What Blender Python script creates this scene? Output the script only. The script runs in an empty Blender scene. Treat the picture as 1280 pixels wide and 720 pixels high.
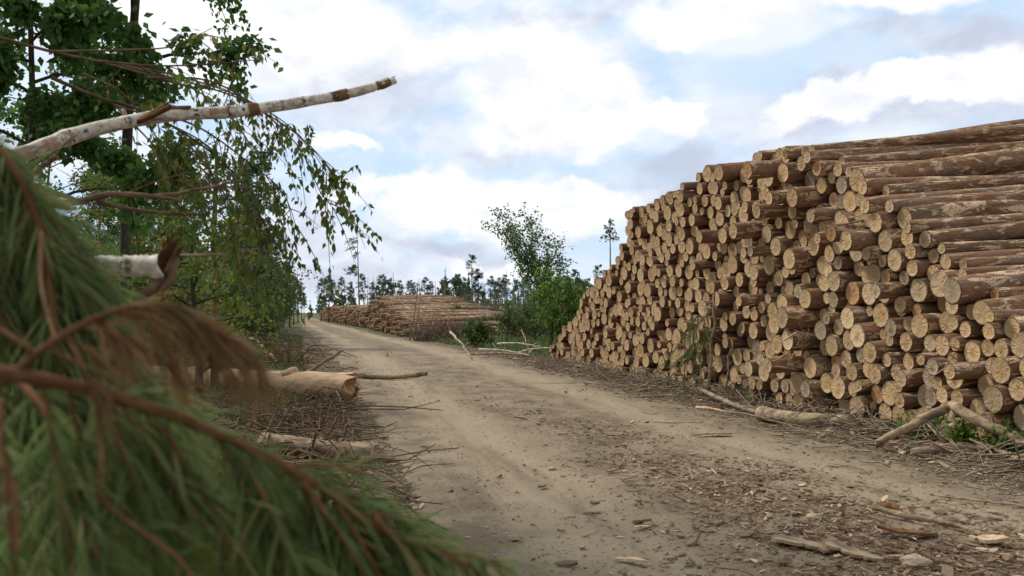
import bpy, math, random
import numpy as np
from mathutils import Matrix, Vector

SC = bpy.context.scene
COL = SC.collection
rng = np.random.default_rng(11)
random.seed(11)
R = math.radians
EYE = 1.3
F = 1100.0


def at(u, v, Y):
    """point seen at photo pixel (u, v) standing Y metres ahead"""
    return np.array([(u - 640) / F * Y, Y, EYE + (390 - v) / F * Y])


def lerp(a, b, t):
    return a + (b - a) * t


# ------------------------------------------------------------------ noise
def _h(ix, iy, s):
    n = (ix.astype(np.int64) * 374761393 + iy.astype(np.int64) * 668265263 + s * 1442695041) & 0xffffffff
    n = ((n ^ (n >> 13)) * 1274126177) & 0xffffffff
    n = n ^ (n >> 16)
    return (n & 0xffff) / 65535.0


def vnoise(x, y, s=0):
    x = np.asarray(x, float); y = np.asarray(y, float)
    ix = np.floor(x); iy = np.floor(y)
    fx = x - ix; fy = y - iy
    fx = fx * fx * (3 - 2 * fx); fy = fy * fy * (3 - 2 * fy)
    a = _h(ix, iy, s); b = _h(ix + 1, iy, s); c = _h(ix, iy + 1, s); d = _h(ix + 1, iy + 1, s)
    return (a + (b - a) * fx) * (1 - fy) + (c + (d - c) * fx) * fy - 0.5


def fbm(x, y, s=0, o=4):
    r = 0; a = 1.0
    for k in range(o):
        r = r + a * vnoise(np.asarray(x) * 2 ** k, np.asarray(y) * 2 ** k, s + k * 17)
        a *= 0.5
    return r


def sstep(a, b, x):
    t = np.clip((np.asarray(x, float) - a) / (b - a), 0, 1)
    return t * t * (3 - 2 * t)


# ------------------------------------------------------------------ road line and terrain
_RY = np.array([-40, -10, 0, 4.6, 8.4, 16, 28.6, 45, 71, 100, 160, 260])
_RL = np.array([11.0, 2.6, .35, -.55, -1.4, -3.1, -6.2, -10.1, -17.0, -24.2, -38.8, -64])
_RR = np.array([16.0, 8.4, 5.3, 4.1, 3.35, 1.75, -1.0, -5.9, -12.6, -20.6, -35.2, -60])


def road_lr(y):
    return np.interp(y, _RY, _RL), np.interp(y, _RY, _RR)


def lateral(x, y):
    l, r = road_lr(y)
    return (x - (l + r) / 2) / ((r - l) / 2)


def ground_z(x, y):
    """soil level outside the road"""
    x = np.asarray(x, float); y = np.asarray(y, float)
    lat = lateral(x, y)
    z = 0.10 * fbm(x * .35, y * .35, 3, 3) + 0.05 * fbm(x * 1.9, y * 1.9, 5, 3) + .02 * fbm(x * 9, y * 9, 8, 2)
    inside = 1 - sstep(.8, 1.25, np.abs(lat))
    z = z * (1 - .75 * inside)
    z = z + .10 * sstep(-1.1, -2.2, -np.abs(lat)) * 0
    z = z + np.where(lat < -1, .16 * sstep(1.0, 1.9, -lat), .03 * sstep(1.0, 1.6, lat))
    return z


def road_z(x, y):
    lat = lateral(x, y)
    base = 0.10 * fbm(x * .35, y * .35, 3, 3) * .25
    rut = -.035 * np.exp(-((np.abs(lat + .02) - .50) / .17) ** 2)
    fine = .032 * fbm(x * 2.3, y * 1.0, 21, 4) + .018 * fbm(x * 9, y * 9, 25, 3)
    edge = sstep(.80, 1.12, np.abs(lat) + .16 * fbm(x * 1.3, y * .8, 31, 3))
    return base + rut + fine + .035 - .14 * edge


def surf_z(x, y):
    return np.maximum(ground_z(x, y), road_z(x, y))


# ------------------------------------------------------------------ mesh building
class MB:
    def __init__(s):
        s.v = []; s.f = []; s.m = []; s.uv = []; s.n = 0; s.sm = []

    def add(s, v, f, mat=0, uv=None, smooth=False):
        v = np.asarray(v, float).reshape(-1, 3)
        f = np.asarray(f, np.int64)
        if f.size == 0:
            return
        s.v.append(v); s.f.append(f + s.n); s.n += len(v)
        s.m.append(np.full(len(f), mat)); s.sm.append(np.full(len(f), smooth))
        s.uv.append(np.zeros((f.size, 2)) if uv is None else np.asarray(uv, float).reshape(-1, 2))

    def mesh(s, name, mats):
        me = bpy.data.meshes.new(name)
        v = np.concatenate(s.v)
        me.vertices.add(len(v)); me.vertices.foreach_set('co', v.ravel())
        idx = np.concatenate([f.ravel() for f in s.f])
        tot = np.concatenate([np.full(len(f), f.shape[1]) for f in s.f])
        start = np.concatenate([[0], np.cumsum(tot)[:-1]])
        me.loops.add(len(idx)); me.loops.foreach_set('vertex_index', idx.astype(np.int32))
        me.polygons.add(len(tot)); me.polygons.foreach_set('loop_start', start.astype(np.int32))
        try:
            me.polygons.foreach_set('loop_total', tot.astype(np.int32))
        except Exception:
            pass
        me.polygons.foreach_set('material_index', np.concatenate(s.m).astype(np.int32))
        me.polygons.foreach_set('use_smooth', np.concatenate(s.sm).astype(bool))
        uvl = me.uv_layers.new(name='UVMap')
        uvl.data.foreach_set('uv', np.concatenate(s.uv).ravel().astype(np.float32))
        for m in (mats if isinstance(mats, (list, tuple)) else [mats]):
            me.materials.append(m)
        me.update(calc_edges=True); me.validate()
        return me

    def build(s, name, mats, parent=None):
        return link(name, s.mesh(name, mats), parent)


def link(name, data, parent=None):
    o = bpy.data.objects.new(name, data); COL.objects.link(o)
    if parent is not None:
        o.parent = parent
    return o


def tag(o, label=None, cat=None, group=None, kind=None):
    if label: o['label'] = label
    if cat: o['category'] = cat
    if group: o['group'] = group
    if kind: o['kind'] = kind
    return o


def copy_tree(o, parent=None):
    c = o.copy(); COL.objects.link(c)
    c.parent = parent
    for ch in list(o.children):
        copy_tree(ch, c)
    return c


def tube(path, rad, sides=8, rough=0.0, cap=True, seed=0, uvlen=True):
    """returns verts, quads, caps(tri fan verts included)"""
    p = np.asarray(path, float); n = len(p)
    rad = np.broadcast_to(np.asarray(rad, float), (n,)).copy()
    t = np.gradient(p, axis=0); t /= np.linalg.norm(t, axis=1)[:, None] + 1e-9
    ref = np.array([0, 0, 1.0]) if abs(t[:, 2]).mean() < .8 else np.array([1.0, 0, 0])
    a = np.cross(t, ref); a /= np.linalg.norm(a, axis=1)[:, None] + 1e-9
    b = np.cross(t, a)
    th = np.arange(sides) / sides * 2 * np.pi
    rr = rad[:, None] * (1 + (rough * (np.random.default_rng(seed).random((n, sides)) - .5) * 2 if rough else 0))
    v = p[:, None] + a[:, None] * (np.cos(th)[None, :, None] * rr[..., None]) + b[:, None] * (np.sin(th)[None, :, None] * rr[..., None])
    v = v.reshape(-1, 3)
    i = np.arange(n - 1)[:, None] * sides; j = np.arange(sides)[None]; k = (j + 1) % sides
    q = np.stack([i + j, i + k, i + sides + k, i + sides + j], -1).reshape(-1, 4)
    tri = np.zeros((0, 3), int)
    if cap:
        v = np.vstack([v, p[0], p[-1]]); c0 = n * sides; c1 = c0 + 1
        jj = np.arange(sides); kk = (jj + 1) % sides
        tri = np.vstack([np.stack([np.full(sides, c0), kk, jj], -1), np.stack([np.full(sides, c1), (n - 1) * sides + jj, (n - 1) * sides + kk], -1)])
    return v, q, tri


def add_tube(mb, path, rad, sides=8, rough=0., cap=True, seed=0, mat=0, capmat=None, smooth=True):
    v, q, t = tube(path, rad, sides, rough, cap, seed)
    base = mb.n
    mb.add(v, q, mat, smooth=smooth)
    if cap:
        # caps reuse the vertices just added
        mb.f.append(t + base); mb.m.append(np.full(len(t), mat if capmat is None else capmat))
        mb.sm.append(np.full(len(t), False)); mb.uv.append(np.zeros((t.size, 2)))


def spline(pts, n=24):
    """Catmull-Rom through pts (rows may hold extra columns)"""
    p = np.asarray(pts, float)
    p = np.vstack([2 * p[0] - p[1], p, 2 * p[-1] - p[-2]])
    m = len(p) - 3
    out = []
    for t in np.linspace(0, m - 1e-6, n):
        k = int(t); s = t - k
        a, b, c, d = p[k], p[k + 1], p[k + 2], p[k + 3]
        out.append(.5 * ((2 * b) + (c - a) * s + (2 * a - 5 * b + 4 * c - d) * s * s + (3 * b - a - 3 * c + d) * s ** 3))
    return np.array(out)


def unit(v):
    v = np.asarray(v, float)
    return v / (np.linalg.norm(v, axis=-1, keepdims=True) + 1e-9)


def leaves(mb, c, axis, length, width, r, mat=0, fold=.25):
    """pointed leaves: c (n,3) stalk ends, axis (n,3) direction of the tip"""
    n = len(c)
    if n == 0: return
    axis = unit(axis); side = unit(np.cross(axis, r.normal(size=(n, 3)))); up = np.cross(side, axis)
    L = (length * r.uniform(.7, 1.2, n))[:, None]; W = L * width / length * .5
    fo = (r.uniform(-fold, fold, n))[:, None] * L
    v = np.stack([c, c + axis * L * .38 + side * W + up * fo * .5, c + axis * L + up * fo, c + axis * L * .38 - side * W + up * fo * .5], 1)
    v = v.reshape(-1, 3)
    i = np.arange(n)[:, None] * 4
    mb.add(v, i + np.array([[0, 1, 2, 3]]), mat)


def needles(mb, c, axis, length, width, r, droop=.25, mat=0):
    """long thin needles as three-faced bent blades"""
    n = len(c)
    if n == 0: return
    axis = unit(axis); L = (length * r.uniform(.65, 1.15, n))[:, None]
    side = unit(np.cross(axis, r.normal(size=(n, 3)))) * width * .5
    g = np.array([0, 0, -1.0])
    pts = [c, c + axis * L * .4 + g * L * droop * .12, c + axis * L * .75 + g * L * droop * .5, c + axis * L + g * L * droop]
    w = [.8, 1, .8, .1]
    v = np.stack([x for p, k in zip(pts, w) for x in (p + side * k, p - side * k)], 1).reshape(-1, 3)
    i = np.arange(n)[:, None] * 8
    f = np.concatenate([i + np.array([[2 * k, 2 * k + 1, 2 * k + 3, 2 * k + 2]]) for k in range(3)])
    mb.add(v, f, mat)


# ------------------------------------------------------------------ materials
def new_mat(name):
    m = bpy.data.materials.new(name); m.use_nodes = True
    nt = m.node_tree; nt.nodes.clear()
    return m, nt


class NT:
    def __init__(s, nt): s.nt = nt

    def n(s, t, **kw):
        x = s.nt.nodes.new(t)
        for k, v in kw.items():
            if k.startswith('i_'):
                key = k[2:]
                x.inputs[int(key) if key.isdigit() else key.replace('_', ' ')].default_value = v
            else:
                setattr(x, k, v)
        return x

    def l(s, a, b): s.nt.links.new(a, b)

    def math(s, op, a, b=None, c=None, clamp=False):
        x = s.n('ShaderNodeMath', operation=op, use_clamp=clamp)
        for i, q in enumerate((a, b, c)):
            if q is None: continue
            if isinstance(q, (int, float)): x.inputs[i].default_value = q
            else: s.l(q, x.inputs[i])
        return x.outputs[0]

    def vec(s, op, a, b=None, sc=None):
        x = s.n('ShaderNodeVectorMath', operation=op)
        for i, q in enumerate((a, b)):
            if q is None: continue
            if isinstance(q, (tuple, list)): x.inputs[i].default_value = q
            else: s.l(q, x.inputs[i])
        if sc is not None:
            if isinstance(sc, (int, float)): x.inputs['Scale'].default_value = sc
            else: s.l(sc, x.inputs['Scale'])
        return x.outputs['Value'] if op in ('LENGTH', 'DOT_PRODUCT', 'DISTANCE') else x.outputs[0]

    def noise(s, vec, scale, detail=3, rough=.55, dist=0., col=False):
        x = s.n('ShaderNodeTexNoise'); x.inputs['Scale'].default_value = scale
        x.inputs['Detail'].default_value = detail; x.inputs['Roughness'].default_value = rough
        x.inputs['Distortion'].default_value = dist
        if vec is not None: s.l(vec, x.inputs['Vector'])
        return x.outputs['Color' if col else 'Fac']

    def ss(s, x, a, b, lo=0., hi=1.):
        m = s.n('ShaderNodeMapRange', interpolation_type='SMOOTHSTEP')
        s.l(x, m.inputs['Value'])
        m.inputs['From Min'].default_value = a; m.inputs['From Max'].default_value = b
        m.inputs['To Min'].default_value = lo; m.inputs['To Max'].default_value = hi
        return m.outputs['Result']

    def mix(s, f, a, b, blend='MIX'):
        m = s.n('ShaderNodeMix', data_type='RGBA', blend_type=blend)
        for k, q in ((0, f), (6, a), (7, b)):
            if isinstance(q, (int, float)): m.inputs[k].default_value = q
            elif isinstance(q, (tuple, list)): m.inputs[k].default_value = (*q[:3], 1)
            else: s.l(q, m.inputs[k])
        return m.outputs[2]

    def finish(s, col, rough=.9, height=None, bstr=.4, bdist=.01, spec=.2, transl=0.):
        p = s.n('ShaderNodeBsdfPrincipled')
        if isinstance(col, (tuple, list)): p.inputs['Base Color'].default_value = (*col[:3], 1)
        else: s.l(col, p.inputs['Base Color'])
        if isinstance(rough, (int, float)): p.inputs['Roughness'].default_value = rough
        else: s.l(rough, p.inputs['Roughness'])
        p.inputs['Specular IOR Level'].default_value = spec
        if height is not None:
            b = s.n('ShaderNodeBump'); b.inputs['Strength'].default_value = bstr; b.inputs['Distance'].default_value = bdist
            s.l(height, b.inputs['Height']); s.l(b.outputs[0], p.inputs['Normal'])
        o = s.n('ShaderNodeOutputMaterial')
        if transl > 0:
            t = s.n('ShaderNodeBsdfTranslucent')
            if isinstance(col, (tuple, list)): t.inputs['Color'].default_value = (*col[:3], 1)
            else: s.l(col, t.inputs['Color'])
            mx = s.n('ShaderNodeMixShader'); mx.inputs[0].default_value = transl
            s.l(p.outputs[0], mx.inputs[1]); s.l(t.outputs[0], mx.inputs[2]); s.l(mx.outputs[0], o.inputs[0])
        else:
            s.l(p.outputs[0], o.inputs[0])


def mat_bark(name, base, grey, flake, axis_scale=(1, 1, 1), use_object=True, flake_lo=.60, moss=0.0, rot=None, unitr=False):
    m, nt = new_mat(name); k = NT(nt)
    tc = k.n('ShaderNodeTexCoord'); oi = k.n('ShaderNodeObjectInfo'); geo = k.n('ShaderNodeNewGeometry')
    if unitr:
        v = k.vec('MULTIPLY', tc.outputs['Object'], (.14, .14, 5.0))
        off = k.vec('SCALE', (13.1, 7.7, 31.3), None, oi.outputs['Random'])
        v = k.vec('ADD', v, off)
        rnd = oi.outputs['Random']
    else:
        v = tc.outputs['Object']; rnd = geo.outputs['Random Per Island']
        if rot is not None:
            mp = k.n('ShaderNodeMapping', vector_type='TEXTURE'); mp.inputs['Rotation'].default_value = rot
            k.l(v, mp.inputs['Vector']); v = mp.outputs[0]
        v = k.vec('ADD', v, k.vec('SCALE', (13.1, 7.7, 31.3), None, rnd))
    vs = k.vec('MULTIPLY', v, axis_scale)
    n1 = k.noise(vs, 22, 5, .65)
    n2 = k.noise(vs, 5, 3, .6, .3)
    n3 = k.noise(vs, 9, 5, .7, .8)
    n4 = k.noise(v, 60, 3, .6)
    c = k.mix(k.ss(n1, .35, .65), tuple(x * .55 for x in base), base)
    c = k.mix(k.ss(n2, .45, .7), c, grey)
    var = k.math('MULTIPLY_ADD', rnd, .55, .72)
    c = k.mix(1., c, k.mix(var, (0, 0, 0), (1, 1, 1)), 'MULTIPLY')
    fl = k.math('MULTIPLY', k.ss(n3, flake_lo, flake_lo + .045), k.ss(n4, .3, .5))
    c = k.mix(fl, c, k.mix(n4, tuple(x * .75 for x in flake), tuple(min(1, x * 1.2) for x in flake)))
    if moss:
        c = k.mix(k.math('MULTIPLY', k.ss(k.noise(v, 4, 3), .55, .7), moss), c, (.10, .13, .04))
    h = k.math('ADD', k.math('MULTIPLY', n1, .7), k.math('SUBTRACT', k.math('MULTIPLY', n4, .35), k.math('MULTIPLY', fl, .5)))
    k.finish(c, .92, h, .9, .018, .15)
    return m


def mat_cut(name, mass=False, tone=(1, 1, 1)):
    """sawn end grain: rings, checks, dirt; UV holds the position across the log (radius 1)"""
    m, nt = new_mat(name); k = NT(nt)
    tc = k.n('ShaderNodeTexCoord'); oi = k.n('ShaderNodeObjectInfo'); geo = k.n('ShaderNodeNewGeometry')
    rnd = geo.outputs['Random Per Island'] if mass else oi.outputs['Random']
    uv = k.vec('ADD', tc.outputs['UV'], k.vec('SCALE', (.12, -.1, 0), None, rnd))
    offs = k.vec('ADD', tc.outputs['UV'], k.vec('SCALE', (37., 19., 3.), None, rnd))
    nz = k.noise(offs, 1.6, 3, .6)
    d = k.vec('LENGTH', uv)
    ringc = k.math('ADD', k.math('MULTIPLY', d, 62.), k.math('MULTIPLY', nz, 16.))
    ring = k.math('MULTIPLY_ADD', k.math('SINE', ringc), .5, .5)
    if mass:
        base = k.mix(k.ss(k.math('FRACT', k.math('MULTIPLY', rnd, 7.3)), .3, .9), (.52, .38, .22), (.42, .295, .165))
    else:
        base = oi.outputs['Color']
    base = k.mix(1., base, tone, 'MULTIPLY')
    c = k.mix(k.math('MULTIPLY', ring, .30), base, k.mix(1., base, (.62, .48, .36), 'MULTIPLY'))
    heart = k.ss(k.math('ADD', d, k.math('MULTIPLY', nz, .35)), .72, .52)
    c = k.mix(k.math('MULTIPLY', heart, k.math('MULTIPLY_ADD', k.math('FRACT', k.math('MULTIPLY', rnd, 3.3)), .6, .15)), c, k.mix(1., base, (.80, .62, .46), 'MULTIPLY'))
    dirt = k.ss(k.noise(offs, 1.3, 4, .65, .5), .50, .72)
    c = k.mix(k.math('MULTIPLY', dirt, .55), c, (.17, .12, .075))
    sp = k.ss(k.noise(offs, 7, 3, .6), .58, .75)
    c = k.mix(k.math('MULTIPLY', sp, .4), c, (.14, .10, .065))
    # radial drying checks
    sepx = k.n('ShaderNodeSeparateXYZ'); k.l(uv, sepx.inputs[0])
    ang = k.math('ARCTAN2', sepx.outputs[1], sepx.outputs[0])
    cmb = k.n('ShaderNodeCombineXYZ'); k.l(k.math('MULTIPLY', ang, 3.1), cmb.inputs[0]); k.l(k.math('MULTIPLY', d, .7), cmb.inputs[1]); k.l(k.math('MULTIPLY', rnd, 91.), cmb.inputs[2])
    ck = k.noise(cmb.outputs[0], 1.5, 1, .5)
    chk = k.math('MULTIPLY', k.ss(k.math('ABSOLUTE', k.math('SUBTRACT', ck, .5)), .012, .0), k.ss(d, .85, .3))
    c = k.mix(k.math('MULTIPLY', k.math('MULTIPLY', chk, k.ss(k.math('FRACT', k.math('MULTIPLY', rnd, 5.7)), .62, .85)), .16), c, (.12, .08, .045))
    d0 = k.vec('LENGTH', tc.outputs['UV'])
    rim = k.ss(k.math('ADD', d0, k.math('MULTIPLY', k.math('SUBTRACT', nz, .5), .12)), .86, .93)
    c = k.mix(k.math('MULTIPLY', rim, .9), c, (.095, .052, .03))
    h = k.math('ADD', k.math('MULTIPLY', ring, .25), k.math('ADD', k.noise(offs, 9, 4, .7), k.math('MULTIPLY', chk, -.06)))
    k.finish(c, .85, h, .5, .01, .15)
    return m


def mat_leaf(name, a, b, transl=.35, hue_to=None):
    m, nt = new_mat(name); k = NT(nt)
    geo = k.n('ShaderNodeNewGeometry'); oi = k.n('ShaderNodeObjectInfo')
    r = geo.outputs['Random Per Island']
    c = k.mix(r, a, b)
    if hue_to:
        c = k.mix(k.ss(k.math('FRACT', k.math('MULTIPLY', r, 13.7)), .86, .95), c, hue_to)
    c = k.mix(1., c, k.mix(k.math('MULTIPLY_ADD', oi.outputs['Random'], .5, .75), (0, 0, 0), (1, 1, 1)), 'MULTIPLY')
    k.finish(c, .6, None, spec=.25, transl=transl)
    return m


def mat_wood(name, a, b, sc=(1, 1, 1), bump=.5):
    m, nt = new_mat(name); k = NT(nt)
    tc = k.n('ShaderNodeTexCoord'); geo = k.n('ShaderNodeNewGeometry'); r = geo.outputs['Random Per Island']
    v = k.vec('ADD', k.vec('MULTIPLY', tc.outputs['Object'], sc), k.vec('SCALE', (9.1, 4.7, 2.3), None, r))
    n = k.noise(v, 14, 4, .65); n2 = k.noise(v, 70, 3, .6)
    c = k.mix(k.ss(n, .35, .68), a, b)
    c = k.mix(1., c, k.mix(k.math('MULTIPLY_ADD', r, .6, .7), (0, 0, 0), (1, 1, 1)), 'MULTIPLY')
    k.finish(c, .9, k.math('ADD', n, k.math('MULTIPLY', n2, .4)), bump, .008, .15)
    return m


M = {}
M['bark'] = mat_bark('pine_bark', (.30, .165, .095), (.22, .165, .12), (.66, .49, .31), (1, 1, .38), flake_lo=.525, unitr=True)
M['bark_mass'] = mat_bark('pine_bark_mass', (.27, .14, .08), (.19, .14, .105), (.52, .37, .24), (1, .25, 1), flake_lo=.58, rot=(0, 0, -R(76)))
M['bark_far'] = mat_bark('pine_bark_far', (.33, .20, .125), (.27, .20, .14), (.60, .45, .31), (.3, 1, 1), flake_lo=.53)
M['cut'] = mat_cut('sawn_end')
M['cut_mass'] = mat_cut('sawn_end_mass', True)
M['cut_far'] = mat_cut('sawn_end_far', True, (.85, .85, .85))
M['trunk'] = mat_bark('tree_bark', (.075, .055, .036), (.07, .06, .045), (.14, .11, .07), (1, 1, .3), flake_lo=.66)
M['trunk_red'] = mat_bark('scots_pine_bark', (.24, .13, .075), (.15, .11, .08), (.32, .19, .11), (1, 1, .3), flake_lo=.6)
M['snagw'] = mat_wood('dead_stem_wood', (.15, .12, .095), (.28, .23, .18), (1, 1, .2))
M['twig'] = mat_wood('twig_bark', (.09, .058, .034), (.19, .125, .075))
M['twig_grey'] = mat_wood('dry_twig', (.15, .115, .085), (.32, .25, .18))
M['twig_red'] = mat_wood('pine_twig_bark', (.10, .048, .022), (.21, .11, .052))
M['pale'] = mat_wood('peeled_wood', (.42, .28, .17), (.62, .45, .30), (.25, 1, 1), .8)
M['split'] = mat_wood('split_wood', (.40, .27, .16), (.66, .50, .33))
M['oldwood'] = mat_wood('weathered_wood', (.15, .105, .066), (.42, .32, .215), (.35, 1, 1), .9)
M['chip'] = mat_leaf('bark_chip', (.11, .065, .038), (.29, .195, .12), 0., (.48, .37, .24))
M['straw'] = mat_leaf('dry_litter', (.13, .095, .06), (.34, .26, .17), 0., (.48, .38, .26))
M['birch_leaf'] = mat_leaf('birch_leaf', (.07, .13, .022), (.20, .27, .05), .5, (.30, .22, .06))
M['alder_leaf'] = mat_leaf('dark_leaf', (.04, .105, .02), (.095, .19, .04), .45)
M['bright_leaf'] = mat_leaf('fresh_leaf', (.045, .11, .02), (.25, .38, .07), .5, (.06, .09, .03))
M['yellow_leaf'] = mat_leaf('yellow_leaf', (.22, .22, .02), (.32, .27, .03), .3)
M['sapling_leaf'] = mat_leaf('sapling_leaf', (.05, .12, .025), (.13, .22, .05), .45)
M['pine_far'] = mat_leaf('far_needles', (.035, .072, .034), (.075, .125, .055), .25)
M['shrub_leaf'] = mat_leaf('shrub_leaf', (.05, .10, .03), (.13, .19, .055), .35, (.19, .16, .07))
M['needle'] = mat_leaf('green_needle', (.07, .125, .036), (.22, .29, .10), .4, (.34, .27, .11))
M['needle_brown'] = mat_leaf('withered_needle', (.17, .088, .042), (.33, .195, .095), .3, (.12, .14, .05))
M['grass'] = mat_leaf('grass_blade', (.04, .09, .02), (.12, .17, .05), .3, (.30, .24, .12))
M['brush_red'] = mat_leaf('dead_brush', (.12, .075, .05), (.24, .16, .11), .1, (.07, .10, .04))
M['torn'] = mat_wood('torn_wood', (.25, .135, .065), (.52, .34, .19))
M['stone'] = mat_wood('stone', (.30, .235, .16), (.46, .37, .255))


def mat_birch():
    m, nt = new_mat('birch_bark'); k = NT(nt)
    tc = k.n('ShaderNodeTexCoord'); v = tc.outputs['UV']
    # UV: x metres along the stem, y around
    o = tc.outputs['Object']
    n = k.noise(k.vec('MULTIPLY', v, (30, 1.6, 1)), 1.0, 4, .65, .6)
    dark = k.ss(n, .56, .66)
    patch = k.math('MULTIPLY', k.ss(k.noise(k.vec('MULTIPLY', v, (9, 1.3, 1)), 1.0, 4, .7, .6), .44, .58), k.ss(k.noise(k.vec('MULTIPLY', v, (2.2, .3, 1)), 1.0, 2, .5), .34, .52))
    n2 = k.noise(o, 60, 3, .6)
    c = k.mix(k.ss(n2, .3, .7), (.46, .42, .35), (.68, .64, .56))
    c = k.mix(k.math('MULTIPLY', patch, .85), c, k.mix(n2, (.12, .065, .035), (.36, .21, .12)))
    c = k.mix(dark, c, (.06, .045, .04))
    sep = k.n('ShaderNodeSeparateXYZ'); k.l(v, sep.inputs[0])
    k.finish(c, .7, k.math('SUBTRACT', n2, k.math('MULTIPLY', dark, .5)), .5, .006, .3)
    return m


M['birch'] = mat_birch()


def mat_ground():
    m, nt = new_mat('forest_soil'); k = NT(nt)
    tc = k.n('ShaderNodeTexCoord'); o = tc.outputs['Object']
    big = k.noise(o, .35, 4, .6); mid = k.noise(o, 2.4, 5, .65, .4); fine = k.noise(o, 28, 5, .7); vf = k.noise(o, 130, 3, .7)
    c = k.mix(k.ss(fine, .35, .65), (.085, .065, .045), (.20, .155, .105))
    c = k.mix(k.ss(vf, .56, .68), c, (.34, .27, .18))
    c = k.mix(k.math('MULTIPLY', k.ss(mid, .52, .66), .7), c, (.055, .075, .028))
    sep = k.n('ShaderNodeSeparateXYZ'); k.l(o, sep.inputs[0])
    far = k.ss(sep.outputs[1], 35, 70)
    c = k.mix(k.math('MULTIPLY', far, k.ss(big, .35, .6)), c, (.075, .095, .04))
    h = k.math('ADD', fine, k.math('MULTIPLY', vf, .4))
    k.finish(c, .95, h, .8, .03, .1)
    return m


def mat_road():
    """packed sandy dirt; UV.x runs across the road (-1..1), UV.y along it in metres"""
    m, nt = new_mat('packed_dirt'); k = NT(nt)
    tc = k.n('ShaderNodeTexCoord'); o = tc.outputs['Object']; uv = tc.outputs['UV']
    sep = k.n('ShaderNodeSeparateXYZ'); k.l(uv, sep.inputs[0])
    st = k.noise(k.vec('MULTIPLY', uv, (4.5, .22, 1)), 1.0, 5, .6, .35)
    st2 = k.noise(k.vec('MULTIPLY', uv, (16, .6, 1)), 1.0, 4, .65, .3)
    mid = k.noise(o, 1.7, 5, .65, .5); fine = k.noise(o, 24, 5, .7); vf = k.noise(o, 110, 4, .75)
    lat = k.math('ADD', sep.outputs[0], k.math('MULTIPLY', k.math('SUBTRACT', mid, .5), .22))
    track = k.ss(k.math('ABSOLUTE', k.math('SUBTRACT', k.math('ABSOLUTE', lat), .50)), .30, .05)
    c = k.mix(k.ss(mid, .38, .62), (.172, .135, .092), (.270, .215, .150))
    c = k.mix(k.math('MULTIPLY', track, .85), c, (.335, .270, .188))
    c = k.mix(k.math('MULTIPLY', k.ss(st, .48, .68), .55), c, (.135, .102, .072))
    c = k.mix(k.math('MULTIPLY', k.ss(st2, .54, .68), .35), c, (.33, .26, .175))
    grit = k.ss(fine, .52, .70)
    c = k.mix(k.math('MULTIPLY', grit, .45), c, (.105, .078, .054))
    c = k.mix(k.math('MULTIPLY', k.ss(vf, .60, .70), .5), c, (.36, .31, .245))
    c = k.mix(k.math('MULTIPLY', k.ss(vf, .40, .30), .5), c, (.08, .06, .042))
    h = k.math('ADD', k.math('MULTIPLY', fine, 1.), k.math('ADD', k.math('MULTIPLY', vf, .35), k.math('MULTIPLY', st2, .6)))
    k.finish(c, .95, h, .75, .03, .1)
    return m


M['ground'] = mat_ground(); M['road'] = mat_road()

# ------------------------------------------------------------------ setting: ground and road
def graded(lo, dlo, dhi, hi, step, g=1.12):
    a = list(np.arange(dlo, dhi, step)); s = step; x = a[-1]
    while x < hi:
        s *= g; x += s; a.append(min(x, hi))
    s = step; x = dlo; b = []
    while x > lo:
        s *= g; x -= s; b.append(max(x, lo))
    return np.array(b[::-1] + a)


def sheet(xs, ys, zf, uvf=None, mapxy=None):
    X, Y = np.meshgrid(xs, ys)
    if mapxy: PX, PY = mapxy(X, Y)
    else: PX, PY = X, Y
    Z = zf(PX, PY)
    v = np.stack([PX, PY, Z], -1).reshape(-1, 3)
    ny, nx = X.shape
    i = (np.arange(ny - 1)[:, None] * nx + np.arange(nx - 1)[None]).ravel()
    f = np.stack([i, i + 1, i + nx + 1, i + nx], -1)
    uv = np.stack([X, Y], -1).reshape(-1, 2)[f.ravel()]
    mb = MB(); mb.add(v, f, 0, uv, True)
    return mb


g = sheet(graded(-700, -9, 8, 700, .11), graded(-60, 2.5, 27, 1200, .11), lambda x, y: ground_z(x, y) - .06 * (1 - sstep(.7, .95, np.abs(lateral(x, y)))) * (y < 270))
tag(g.build('ground', M['ground']), kind='structure')


def rmap(t, y):
    l, r = road_lr(y)
    return (l + r) / 2 + t * (r - l) / 2, y


rd = sheet(np.linspace(-1.2, 1.2, 110), graded(-38, 3, 24, 255, .06, 1.05), road_z, mapxy=rmap)
tag(rd.build('dirt_road', M['road']), kind='structure')

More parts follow.
